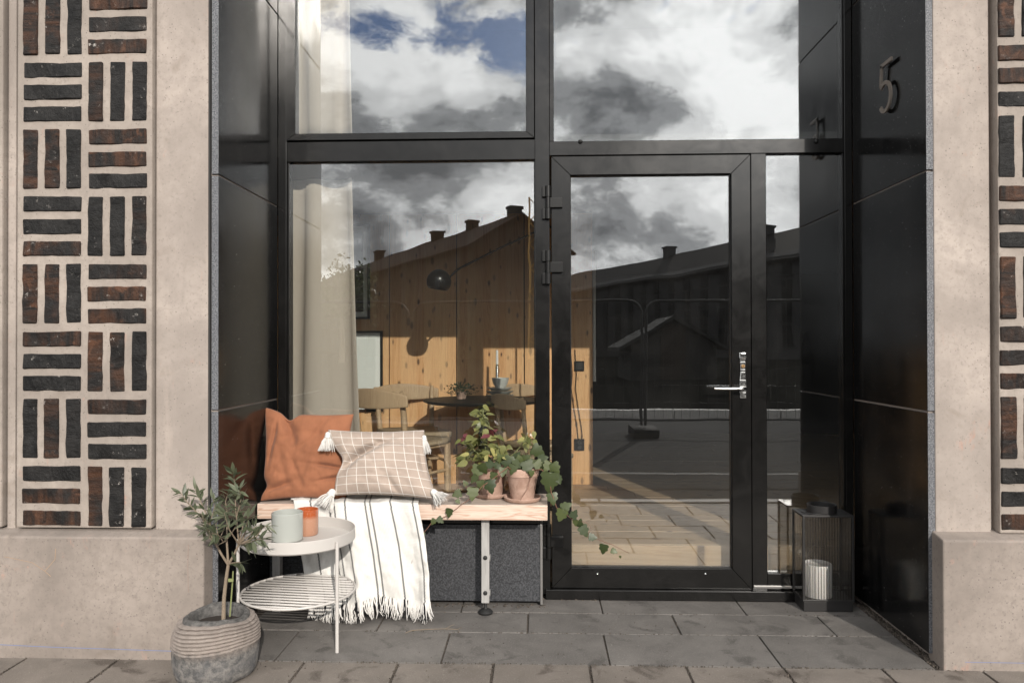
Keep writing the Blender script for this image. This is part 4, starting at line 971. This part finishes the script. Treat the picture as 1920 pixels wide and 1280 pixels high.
# ---- olive tree in a stone pot
py_ = -.165; pcx = X(406, py_); prd = (X(487, py_)-X(325, py_))/2*.93; ph_ = .232; cz = Z(1150, py_)
ot = thing('olive_tree', 'small olive tree in a ribbed grey stone pot before the concrete wall', 'potted tree', (pcx, py_, 0))
pf = [(0, 0), (prd*.84, 0), (prd*.92, .010), (prd*.965, .03), (prd*.99, .06), (prd, .095), (prd*.995, .125)]
zr = .125; rr_ = prd*.995
for i in range(8):
    h_ = .0125; rr2 = prd*(.995-.21*((i+1)/8)**3.6)
    pf += [(rr_+.0035, zr+h_*.25), (rr_+.0045, zr+h_*.55), ((rr_+rr2)/2+.003, zr+h_*.8), (rr2-.002, zr+h_)]; zr += h_; rr_ = rr2
pf += [(rr_-.016, zr-.006), (rr_-.020, zr-.06), (0, zr-.06)]
rimp = [(rr_-.001, zr-.002), (rr_-.004, zr+.006), (rr_-.011, zr+.013), (rr_-.022, zr+.013), (rr_-.028, zr+.004), (rr_-.03, zr-.05), (0, zr-.05)]
def pj(q, a, i):
    n_ = fbm((math.cos(a)*1.5, math.sin(a)*1.5, q.z*7), 1, 3); k = 1+.02*n_+.012*math.sin(3*a+1); q = Vector((q.x*k, q.y*k, q.z+(.006*math.sin(2*a+q.z*20)+.004*n_)*(1 if q.z > .1 else q.z/.1)))
    if .125 < q.z < .23: k2 = 1+.006*math.sin(a*120+i); q.x *= k2; q.y *= k2
    return q
po = smooth_by_angle(MB().lathe(pf, n=240, jit=pj).obj('pot', 'stone_pot', ot), 70); smooth_by_angle(MB().lathe(rimp, n=120, jit=pj, caps=False).obj('rim', 'stone_rim', po), 70)
MB().lathe([(0, zr-.030), (rr_-.029, zr-.032)], n=32, caps=False).obj('soil', 'soil', ot)
ro = random.Random(21)
def path_px(pts, Y0): return [at(x, y, Y0+dy)-ot.location for x, y, dy in pts]
tp = path_px([(419, 1160, 0), (420, 1120, 0), (424, 1085, 0), (428, 1058, 0)], py_)
smooth_by_angle(MB().tube(tp, [.0085, .0075, .0068, .0062], 10).obj('trunk', 'bark', ot), 70)
MB().tube(path_px([(431, 1155, .01), (436, 1090, .012), (437, 1070, .012)], py_), .003, 6).obj('stake', 'green_stem', ot)
MB().box(-.010, .010, -.003, .003, -.006, .006).obj('stake_tie', 'green_stem', ot).location = at(433, 1087, py_-.006)-ot.location
tips = [(338, 922, -.05), (366, 918, .05), (376, 962, -.1), (399, 935, -.06), (384, 992, .1), (398, 1000, -.12), (427, 925, .06), (437, 884, 0), (448, 915, -.07), (457, 935, .09), (466, 968, -.09), (482, 985, .06), (502, 985, -.04), (494, 1010, -.1), (473, 1022, .08), (452, 1055, -.06), (420, 960, -.12), (408, 975, .1), (442, 985, .02), (416, 1010, -.03), (462, 998, -.03), (428, 975, .14), (478, 1005, -.14), (405, 1025, -.08)]
br = MB(); nleaf = 0; joint = tp[-1]
forks = [at(405, 1020, py_-.02)-ot.location, at(425, 1010, py_+.02)-ot.location, at(448, 1020, py_-.01)-ot.location]
for f_ in forks: br.tube([joint, joint.lerp(f_, .5)+Vector((0, 0, -.004)), f_], [.0055, .0046, .0040], 7, False)
for i, (x, y, dy) in enumerate(tips):
    t_ = at(x, y, py_+dy)-ot.location; f_ = min(forks, key=lambda q: abs(q.x-t_.x)*1.0+abs(q.y-t_.y)*.5)
    if y > 1040: f_ = joint
    m_ = f_.lerp(t_, .5)+Vector((ro.gauss(0, .008), ro.gauss(0, .012), ro.uniform(-.012, .006)))
    pts = [f_, m_, f_.lerp(t_, .8)+Vector((ro.gauss(0, .006), ro.gauss(0, .006), .004)), t_]; br.tube(pts, [.0036, .0024, .0017, .0010], 6, False)
    L = (t_-f_).length; cnt = max(6, int(L/.0105))
    for k in range(cnt):
        s_ = .22+.78*k/(cnt-1); j = min(2, int(s_*3)); p = pts[j].lerp(pts[j+1], s_*3-j) if s_ < 1 else t_
        ax = (pts[j+1]-pts[j]).normalized(); rad_d = Vector((ro.gauss(0, 1), ro.gauss(0, 1), ro.gauss(0, 1))); rad_d = (rad_d-ax*rad_d.dot(ax)).normalized()
        if nleaf < 290: put_leaf(ot, ro.choice(OL), p+ot.location, ax*ro.uniform(.35, 1.0)+rad_d*.8+Vector((0, 0, ro.uniform(-.35, .15))), ro.uniform(.036, .064), Vector((ro.gauss(0, .5), ro.gauss(-.3, .5), 1)), ro.uniform(-.6, .6)); nleaf += 1
o = smooth_by_angle(br.obj('branches', 'bark', ot, True, False), 80)

# ---- terracotta pots on the bench
def clay_pot(par, cx, cy_, zb, rtop, h):
    l = par.location; c = (cx-l.x, cy_-l.y, zb-l.z)
    sc = smooth_by_angle(MB().lathe([(0, 0), (rtop*.98, 0), (rtop*1.10, .007), (rtop*1.15, .020), (rtop*1.11, .022), (rtop*1.03, .009), (0, .007)], c, 44).obj('saucer', 'terracotta', par), 40)
    c2 = (c[0], c[1], c[2]+.009)
    smooth_by_angle(MB().lathe([(0, 0), (rtop*.68, 0), (rtop*.70, .004), (rtop*.93, h*.72), (rtop*.95, h*.735), (rtop*.995, h*.745), (rtop*1.0, h*.76), (rtop*1.02, h*.98), (rtop*1.0, h), (rtop*.92, h), (rtop*.88, h*.86), (0, h*.86)], c2, 44).obj('pot', 'terracotta', par), 40)
    MB().lathe([(0, h*.865), (rtop*.89, h*.865)], c2, 24, caps=False).obj('soil', 'soil', par)
iy = .57; ix = X(979, iy); iv = thing('potted_ivy', 'ivy trailing from the front terracotta pot at the bench end', 'potted plant', (ix, iy, BZ))
ih = Z(884, iy-.08)-BZ; clay_pot(iv, ix, iy, BZ+.0005, (X(1011, iy)-X(947, iy))/2*.96, ih)
ri = random.Random(31)
def vine(par, pts, r, m='vine_stem'):
    P = [at(x, y, Y)-par.location for x, y, Y in pts]; fine = []
    for a, b_ in zip(P[:-1], P[1:]):
        for k in range(4): fine.append(a.lerp(b_, k/4)+Vector((ri.gauss(0, .0012), ri.gauss(0, .0012), ri.gauss(0, .0012))))
    fine.append(P[-1]); MB().tube(fine, [r*(1-.6*i/len(fine)) for i in range(len(fine))], 6).obj('vine', m, par, True)
vine(iv, [(995, 885, .53), (1015, 878, .47), (1030, 900, .44), (1036, 930, .435), (1044, 952, .435), (1062, 964, .435), (1085, 985, .44), (1105, 1000, .44), (1130, 1014, .44), (1152, 1023, .44), (1180, 1036, .44)], .0026)
vine(iv, [(970, 885, .53), (952, 875, .48), (935, 890, .47), (905, 910, .46), (888, 930, .46), (862, 948, .455), (842, 965, .445), (810, 978, .44), (793, 1000, .425), (780, 1025, .425), (771, 1058, .425)], .0026)
vine(iv, [(985, 880, .56), (1000, 840, .56), (1003, 812, .57)], .0022, 'green_stem'); vine(iv, [(995, 890, .50), (990, 915, .478), (975, 938, .472)], .0018); vine(iv, [(884, 927, .46), (872, 908, .46), (866, 902, .46)], .0013)
vine(iv, [(1075, 975, .435), (1100, 978, .43), (1110, 990, .43), (1104, 1000, .435)], .0010)
LV = [(1031, 905, 44, -95, .43), (1036, 935, 26, -80, .43), (1041, 879, 27, -60, .45), (1026, 875, 24, -120, .46), (1048, 900, 18, -70, .44), (1062, 948, 24, 30, .43), (1052, 966, 27, -110, .43), (1077, 963, 20, 60, .43), (1079, 980, 14, -90, .43), (1087, 980, 18, 70, .43),
      (1096, 996, 26, -60, .43), (1112, 1007, 18, -10, .43), (1131, 1030, 22, -100, .43), (1152, 1033, 14, -20, .43), (1163, 1044, 6, -80, .43), (1010, 846, 30, -30, .54), (1011, 873, 24, -50, .50), (976, 868, 34, 100, .53), (990, 876, 30, -70, .49), (970, 855, 22, 60, .55),
      (955, 862, 26, 130, .53), (943, 885, 20, -100, .48), (948, 868, 22, 170, .52), (960, 880, 22, -110, .49), (985, 860, 26, 40, .55), (1000, 868, 24, 20, .53), (894, 884, 30, -110, .50), (906, 880, 24, -60, .49), (888, 898, 20, -130, .47), (902, 909, 20, -80, .455),
      (919, 912, 30, -75, .455), (886, 926, 28, -95, .45), (856, 926, 20, -160, .45), (859, 940, 11, -50, .45), (842, 962, 20, -100, .44), (872, 905, 13, 120, .46), (826, 975, 16, -40, .435), (812, 978, 14, -120, .435), (790, 1002, 14, 160, .42), (781, 1015, 12, -60, .42), (930, 870, 22, 170, .54), (938, 858, 22, 120, .55),
      (915, 872, 24, -140, .52), (925, 895, 22, -100, .48), (1018, 858, 22, 15, .53), (965, 872, 24, -150, .5), (997, 888, 14, -90, .475)]
for x, y, sz_, ang, Y in LV:
    s_ = (FPX/(Y-CAM[1])); L = sz_/s_*.88; a = R(ang); p = at(x, y, Y); d_ = Vector((math.cos(a), ri.uniform(-.35, .1), math.sin(a)))
    put_leaf(iv, ri.choice(IV), p-d_.normalized()*L*.45, d_, L, Vector((ri.gauss(0, .28), -1, ri.uniform(.1, .75))))
iy2 = .665; cx2 = X(921, iy2); cl = thing('potted_coleus', 'leafy coleus in the rear terracotta pot beside the ivy', 'potted plant', (cx2, iy2, BZ))
clay_pot(cl, cx2, iy2, BZ+.0005, (X(952, iy2)-X(888, iy2))/2*.90, Z(868, iy2-.06)-BZ)
vine(cl, [(921, 880, iy2), (910, 840, iy2), (905, 800, iy2-.02), (906, 768, iy2-.02)], .004, 'green_stem'); vine(cl, [(920, 880, iy2), (895, 850, iy2-.05), (875, 825, iy2-.05)], .003, 'green_stem'); vine(cl, [(923, 880, iy2), (935, 850, iy2-.04), (945, 835, iy2-.04)], .003, 'green_stem')
vine(cl, [(905, 800, iy2-.02), (893, 790, iy2-.03), (880, 790, iy2-.03)], .002, 'green_stem'); vine(cl, [(930, 870, iy2), (965, 850, .62), (985, 825, .6), (990, 812, .6)], .003, 'green_stem')
rcl = random.Random(17); CL = []
for (cx, cy2, sx, sy, n_, s0, s1, mt) in ((905, 773, 13, 7, 8, 14, 22, CO), (900, 792, 18, 8, 9, 12, 20, CO), (912, 805, 16, 8, 8, 10, 18, CO), (905, 826, 26, 8, 14, 14, 24, CO), (890, 845, 24, 10, 16, 14, 26, CO), (925, 848, 22, 10, 14, 14, 26, CO), (908, 862, 30, 7, 12, 14, 24, CO),
                                     (908, 852, 32, 12, 8, 12, 20, CP), (916, 812, 14, 8, 4, 14, 22, CD), (866, 823, 10, 5, 5, 12, 20, CD), (872, 830, 14, 6, 7, 12, 20, CO), (990, 826, 14, 8, 9, 14, 22, CO), (985, 818, 10, 6, 2, 12, 16, CP), (945, 845, 12, 10, 7, 12, 20, CO), (893, 776, 8, 5, 3, 12, 18, CO)):
    for i in range(n_):
        x, y = rcl.gauss(cx, sx*.62), rcl.gauss(cy2, sy*.7); Y = iy2-.02+rcl.gauss(-.02, .045)
        if Y > .745: Y = .73
        L = rcl.uniform(s0, s1)/(FPX/(Y-CAM[1]))*1.05; out = Vector(((x-cx)*.05+rcl.gauss(0, .5), rcl.uniform(-1.1, .5), rcl.uniform(-.75, .35))); p = at(x, y, Y)
        if p.y+out.normalized().y*L > .76: out.y = -abs(out.y)
        put_leaf(cl, rcl.choice(mt), p-out.normalized()*L*.4, out, L, Vector((rcl.gauss(0, .5), rcl.gauss(-.6, .5), 1)))

# ---- lantern with ribbed glass and a pillar candle
la = at(1510, 1146, Z=0); lb_ = at(1597, 1146, Z=0); LYf = la.y-.004; LX0, LX1 = X(1503.5, LYf), X(1600, LYf); LD = .155; LZ = Z(966, LYf, 1550); LB = Z(1128, LYf, 1550)
ln = thing('lantern', 'black metal lantern with ribbed glass by the right jamb', 'lantern', (0,0,0)); Yb_ = LYf+LD
LX1 = min(LX1, XJR-.02)
bar_ = .011
MB().box(LX0+.006, LX1-.006, LYf+.006, Yb_-.006, .0006, LB-.001, .002).obj('base', 'lantern_black', ln)
MB().box(LX0, LX1, LYf, Yb_, LB, LB+.009, .0015).obj('bottom_plate', 'lantern_black', ln)
MB().box(LX0, LX1, LYf, Yb_, LZ-.010, LZ, .0015).obj('top_plate', 'lantern_black', ln)
for xa in (LX0, LX1-bar_):
    for ya_ in (LYf, Yb_-bar_): MB().box(xa, xa+bar_, ya_, ya_+bar_, LB+.0095, LZ-.0105, .001).obj('corner_post', 'lantern_black', ln)
def ribbed(p0, p1, n, depth, nrm):
    b_ = MB(); p0, p1, nrm = Vector(p0), Vector(p1), Vector(nrm); z0_, z1_ = LB+.010, LZ-.011; M = n*8
    P = []
    for i in range(M+1): P.append(p0.lerp(p1, i/M)+nrm*depth*abs(math.sin(math.pi*i*n/M)))
    B = [p0.lerp(p1, i/M)-nrm*.002 for i in range(M+1)]
    for arr in (P, B):
        o = len(b_.v)
        for q in arr: b_.v += [Vector((q.x, q.y, z0_)), Vector((q.x, q.y, z1_))]
        for i in range(M): b_.f.append((o+2*i, o+2*i+2, o+2*i+3, o+2*i+1))
    return b_.obj('ribbed_pane', 'ribbed_glass', ln, True)
m = bpy.data.materials.new('ribbed_glass'); m.use_nodes = True; nt = m.node_tree; nt.nodes.clear(); out = N(nt, 'ShaderNodeOutputMaterial')
f = N(nt, 'ShaderNodeLayerWeight', {'Blend': .5}).outputs['Facing']; fr = math_(nt, 'MULTIPLY_ADD', math_(nt, 'POWER', f, 1.5), 1.9, .05, True)
mx = N(nt, 'ShaderNodeMixShader', {0: fr, 1: N(nt, 'ShaderNodeBsdfTransparent', {'Color': (.97, .965, .955, 1)}).outputs[0], 2: N(nt, 'ShaderNodeBsdfGlossy', {'Color': (.48, .47, .46, 1), 'Roughness': .12}).outputs[0]}); nt.links.new(mx.outputs[0], out.inputs[0]); MATS['ribbed_glass'] = m
ribbed((LX0+bar_, LYf+.004, 0), (LX1-bar_, LYf+.004, 0), 17, .006, (0, -1, 0)); ribbed((LX0+bar_, Yb_-.004, 0), (LX1-bar_, Yb_-.004, 0), 17, .0045, (0, 1, 0))
for xa in (LX0+.004, LX1-.007): MB().box(xa, xa+.003, LYf+bar_, Yb_-bar_, LB+.010, LZ-.011).obj('side_pane', 'lantern_glass', ln)
ctr = ((LX0+LX1)/2-.004, (LYf+Yb_)/2)
smooth_by_angle(MB().lathe([(.070, 0), (.070, .038), (.068, .04), (.064, .038), (.064, 0)], (ctr[0], ctr[1], LZ+.0008), 48).obj('collar', 'lantern_black', ln), 40)
hnd = [(ctr[0]+.075*math.cos(R(200-i*14)), ctr[1]+.03, LZ+.012+.045*math.sin(R(i*14))*0) for i in range(0)]
MB().tube([(ctr[0]-.105, ctr[1]-.01, LZ+.004), (ctr[0]-.10, ctr[1]-.045, LZ+.004), (ctr[0]-.06, ctr[1]-.066, LZ+.004), (ctr[0], ctr[1]-.073, LZ+.004)], .0022, 8).obj('handle', 'lantern_black', ln, True)
pc_ = MB().lathe([(0, 0), (.066, 0), (.068, .003), (.068, Z(1062, LYf, 1550)-LB-.02), (.064, Z(1060, LYf, 1550)-LB-.017), (.056, Z(1060, LYf, 1550)-LB-.022), (0, Z(1060, LYf, 1550)-LB-.024)], n=40).obj('pillar_candle', 'wax', None)
smooth_by_angle(pc_, 40); pc_.location = (X(1533, LYf+.06), LYf+.074, LB+.0095); tag(pc_, 'white pillar candle inside the black lantern', 'candle')

# ================================================================== THE STREET OPPOSITE (seen mirrored in the glass)
def mir(x, y, Yw):
    p = at(x, y, Y=2*YG-Yw); return Vector((p.x, Yw, p.z))
def row_house(label, p_near, p_far, eave_drop, w, wm, rm, storeys, bays, chim, x_off=1.5):
    """gabled row house; p_near, p_far: ends of the ridge"""
    a, b_ = Vector(p_near), Vector(p_far); H = a.z; u = Vector((b_.x-a.x, b_.y-a.y, 0)); L = u.length; u.normalize(); n_ = Vector((-u.y, u.x, 0))
    if n_.dot(Vector((0, 0, 0))-a) < 0: n_ = -n_
    t = thing('row_house', label, 'building', (a.x, a.y, 0), 'buildings across the street'); e = H-eave_drop; hw = w/2
    def P(l, s_, z): q = u*l+n_*s_; return (q.x, q.y, z)
    b = MB().add([P(0, -hw, 0), P(0, hw, 0), P(0, hw, e), P(0, 0, H-.25), P(0, -hw, e), P(L, -hw, 0), P(L, hw, 0), P(L, hw, e), P(L, 0, H-.25), P(L, -hw, e)],
                 [(0, 1, 2, 3, 4), (9, 8, 7, 6, 5), (1, 6, 7, 2), (0, 4, 9, 5), (2, 7, 8, 3), (3, 8, 9, 4)]).obj('wall', wm, t)
    r_ = MB(); k = .5
    for s_ in (1, -1):
        q = [P(-k, 0, H), P(L+k, 0, H), P(L+k, s_*(hw+.5), e-.35), P(-k, s_*(hw+.5), e-.35)]
        r_.hexa([(x, y, z-.22) for x, y, z in q]+q)
    ro_ = r_.obj('roof', rm, t)
    for l, wd, hh in chim:
        c = P(l, 0, 0); o = MB().box(-wd, wd, -.6, .6, H-1.4, H+hh).box(-wd-.12, wd+.12, -.72, .72, H+hh, H+hh+.25).obj('chimney', wm, ro_); o.location = (c[0], c[1], 0); o.rotation_euler.z = math.atan2(u.y, u.x)
    wme = MB().box(-.6, .6, -.06, .06, -.85, .85).mesh('window', 'house_window'); fme = MB().box(-.04, .04, -.05, .09, -.85, .85).box(-.6, .6, -.05, .09, -.04, .04).box(-.72, .72, -.05, .16, -.98, -.86).mesh('window_frame', 'frame_grey')
    rot = math.atan2(n_.y, n_.x)-math.pi/2; sh_ = (e-1.2)/storeys
    for i in range(bays):
        for s_ in range(storeys):
            q = P((i+.6)*L/bays, hw+.02, 1.6+s_*sh_+sh_*.35)
            o = link('window', wme, t, q, (0, 0, rot)); f_ = link('window_frame', fme, o)
    return t
YA = -71
A0 = mir(975, 398, YA); dv = Vector((-.49, -.87, 0)); A1 = Vector((A0.x-.49*128, A0.y-.87*128, A0.z))
row_house('long brown gabled row house mirrored in the lower window', A0, A1, 3.4, 11, 'render_dark', 'roof_tile', 4, 24, ((1.2, .45, .5), (11.7, .5, .7), (22.6, .6, .9), (46.6, .7, 1.1)))
B0 = mir(1600, 405, -66); B1 = mir(1052, 507, -128); B1.z = B0.z
row_house('long pale row house with dark roof mirrored in the door glass', B0, B1, 3.6, 12, 'render_pale', 'roof_black', 4, 20, ((32, .5, .9), (12, .4, .7)))
# temporary fence panels along the far kerb
FY = 2*YG-(FPX*.70/87+CAM[1]); 
def fence_panel(x0, x1, label):
    t = thing('fence_panel', label, 'fence', ((x0+x1)/2, FY, 0), 'site fence panels along the road'); hw = (x1-x0)/2-.03; H = 1.98; r_ = .22; pts = [(-hw, 0, .12)]
    pts += [(-hw+r_-r_*math.cos(R(a)), 0, H-r_+r_*math.sin(R(a))) for a in range(0, 91, 15)]+[(hw-r_+r_*math.sin(R(a)), 0, H-r_+r_*math.cos(R(a))) for a in range(0, 91, 15)]+[(hw, 0, .12)]
    smooth_by_angle(MB().tube(pts, .021, 10).obj('frame', 'galvanised', t), 60)
    MB().tube([(-hw, 0, .2), (hw, 0, .2)], .016, 8).obj('rail', 'galvanised', t)
    w_ = MB()
    for i in range(1, 26): w_.tube([(-hw+i*2*hw/26, 0, .2), (-hw+i*2*hw/26, 0, H-.03)], .003, 4, False)
    for i in range(1, 7): w_.tube([(-hw, 0, .2+i*.255), (hw, 0, .2+i*.255)], .003, 4, False)
    o = w_.obj('wire_mesh', 'galvanised', t); o['kind'] = 'stuff'
    return t
fx0 = mir(1203, 563, FY).x; PW = fx0-mir(770, 563, FY).x
for k, lb in ((-2, 'first fence panel, mirrored left of the curtain'), (-1, 'fence panel mirrored between curtain and lamp'), (0, 'fence panel mirrored across the mullion'), (1, 'fence panel mirrored in the door glass'), (2, 'last fence panel, toward the right jamb')):
    fence_panel(fx0+(k-1)*PW, fx0+k*PW, 'galvanised '+lb)
for k in range(-3, 3):
    o = smooth_by_angle(MB().box(-.19, .19, -.35, .35, 0, .14, .02).obj('ballast_block', 'roof_black', None)); o.location = (fx0+k*PW, FY, -.052); tag(o, ('outermost left', 'second from left', 'third from left', 'fourth from left', 'fifth from left', 'outermost right')[k+3]+' dark ballast block under the site fence', 'ballast block', 'ballast blocks on the road')
# kerbs, road edge, further low walls
def kerb(Y, h, d_, m='kerb_granite'):
    for i in range(-14 if h < .1 else 1, 15): 
        o = link('kerb_stone', KM[(h, d_, m)], KP, (i*1.0+random.uniform(-.01, .01), Y, -.055), (0, 0, random.uniform(-.004, .004)))
KM = {(h, d_, m): MB().box(-.497, .497, -d_/2, d_/2, 0, h, .008).mesh('kerb_stone', m) for h, d_, m in ((.06, .12, 'kerb_granite'), (.16, .22, 'kerb_white'))}
KP = MB().box(-16, 16, -1.60, -1.565, -.055, -.03).obj('kerb', 'kerb_granite'); struct(KP); KP.location.y = 0
kerb(-1.66, .06, .12); kerb(-9.6, .16, .22, 'kerb_white')
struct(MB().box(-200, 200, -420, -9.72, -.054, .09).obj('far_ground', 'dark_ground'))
struct(MB().box(-30, 30, -3.40, -3.30, -.0548, -.051).obj('road_marking', 'asphalt_pale'))
sd = mir(1240, 600, -24); sh = thing('site_shed', 'small grey gabled site shed behind the fence', 'shed', (sd.x, -24, .09)); zt_ = sd.z
MB().prism([(-1.5, 0), (1.5, 0), (1.5, zt_-1.0), (0, zt_-.15), (-1.5, zt_-1.0)], -2, 2).obj('wall', 'shed_paint', sh)
rm_ = MB()
for s_ in (1, -1): rm_.hexa([(0, -2.2, zt_-.12), (0, 2.2, zt_-.12), (s_*1.9, 2.2, zt_-1.2), (s_*1.9, -2.2, zt_-1.2), (0, -2.2, zt_), (0, 2.2, zt_), (s_*1.9, 2.2, zt_-1.08), (s_*1.9, -2.2, zt_-1.08)])
rm_.obj('roof', 'frame_grey', sh); MB().box(-.45, .45, 1.99, 2.04, 0, 2.0).obj('door', 'render_dark', sh)
# lattice crane mast beside the left house
cb = mir(1003, 372, -60); cr = thing('crane_mast', 'lattice crane mast mirrored beside the mullion', 'crane', (cb.x, -60, 0)); H_ = cb.z
for sx in (-.5, .5):
    for sy in (-.5, .5): MB().tube([(sx, sy, 0), (sx, sy, H_)], .08, 6).obj('chord', 'crane_yellow', cr)
lat = MB(); z_ = 0; k = 1
while z_ < H_-1: lat.tube([(-.5*k, .5, z_), (.5*k, .5, z_+1)], .045, 5); lat.tube([(.5, -.5*k, z_), (.5, .5*k, z_+1)], .045, 5); z_ += 1; k = -k
lat.obj('lattice', 'crane_yellow', cr)
def street_tree(px, py, Yw, rad_, label, seed):
    p = mir(px, py, Yw); t = thing('street_tree', label, 'tree', (p.x, Yw, 0), 'trees across the street'); rs = random.Random(seed); c = Vector((0, 0, p.z))
    smooth_by_angle(MB().tube([(0, 0, 0), (.05, 0, p.z*.5), (0, .1, p.z)], [.22, .17, .06], 8).obj('trunk', 'bark', t), 60); b = MB(); l = MB()
    for i in range(26):
        d_ = Vector((rs.gauss(0, 1), rs.gauss(0, 1), rs.gauss(.2, .8))).normalized()*rad_*rs.uniform(.55, 1.05); l.tube([c-Vector((0, 0, rad_*.7)), c+d_*.5, c+d_], [.06, .03, .01], 5, False)
        for j in range(60):
            q = c+d_*rs.uniform(.6, 1.1)+Vector((rs.gauss(0, 1), rs.gauss(0, 1), rs.gauss(0, 1)))*rad_*.16; e1, e2 = Vector((rs.gauss(0, 1), rs.gauss(0, 1), rs.gauss(0, 1)))*.09, Vector((rs.gauss(0, 1), rs.gauss(0, 1), rs.gauss(0, 1)))*.07; b.add([q-e1, q+e2, q+e1, q-e2], [(0, 1, 2, 3)])
    l.obj('limbs', 'bark', t); o = b.obj('crown', 'tree_leaf', t, False, False); o['kind'] = 'stuff'
street_tree(640, 545, -48, 2.6, 'bare-edged dark tree mirrored over the curtain', 2)

# dry twig and fallen leaves on the paving
tw = MB(); P = [at(x, y, Z=.003) for x, y in ((760, 1186), (772, 1181), (800, 1179), (835, 1178), (858, 1179), (866, 1175))]
tw.tube(P, [.0012, .0016, .0016, .0014, .0012, .0008], 6); tw.tube([P[3], at(846, 1172, Z=.006), at(852, 1170, Z=.01)], .001, 5); tw.tube([P[4], at(862, 1184, Z=.003)], .001, 5)
tag(tw.obj('dry_twig', 'bark', None, True), 'thin dry twig lying on the paving below the throw', 'twig')
DL = leaf_mesh('dead_leaf', ovate(7, .3, 1.3), mat('dry_leaf', Base_Color=(.16, .075, .035), Roughness=.8), .3, .4)
for i, (x, y) in enumerate(((1612, 1116), (1620, 1125), (1640, 1140), (1650, 1149), (1607, 1110))):
    p = at(x, y, Z=.008); o = link('fallen_leaf', DL, None, p, (random.uniform(-.4, .4), random.uniform(-.4, .4), random.uniform(0, 6))); o.scale = (.022,)*3
    tag(o, ('dry brown leaf nearest the lantern base', 'second dry leaf from the lantern along the jamb', 'dry leaf midway along the right jamb gravel', 'dry leaf on the gravel farthest from the lantern', 'dry leaf tucked behind the lantern corner')[i], 'leaf', 'dry leaves by the right jamb')
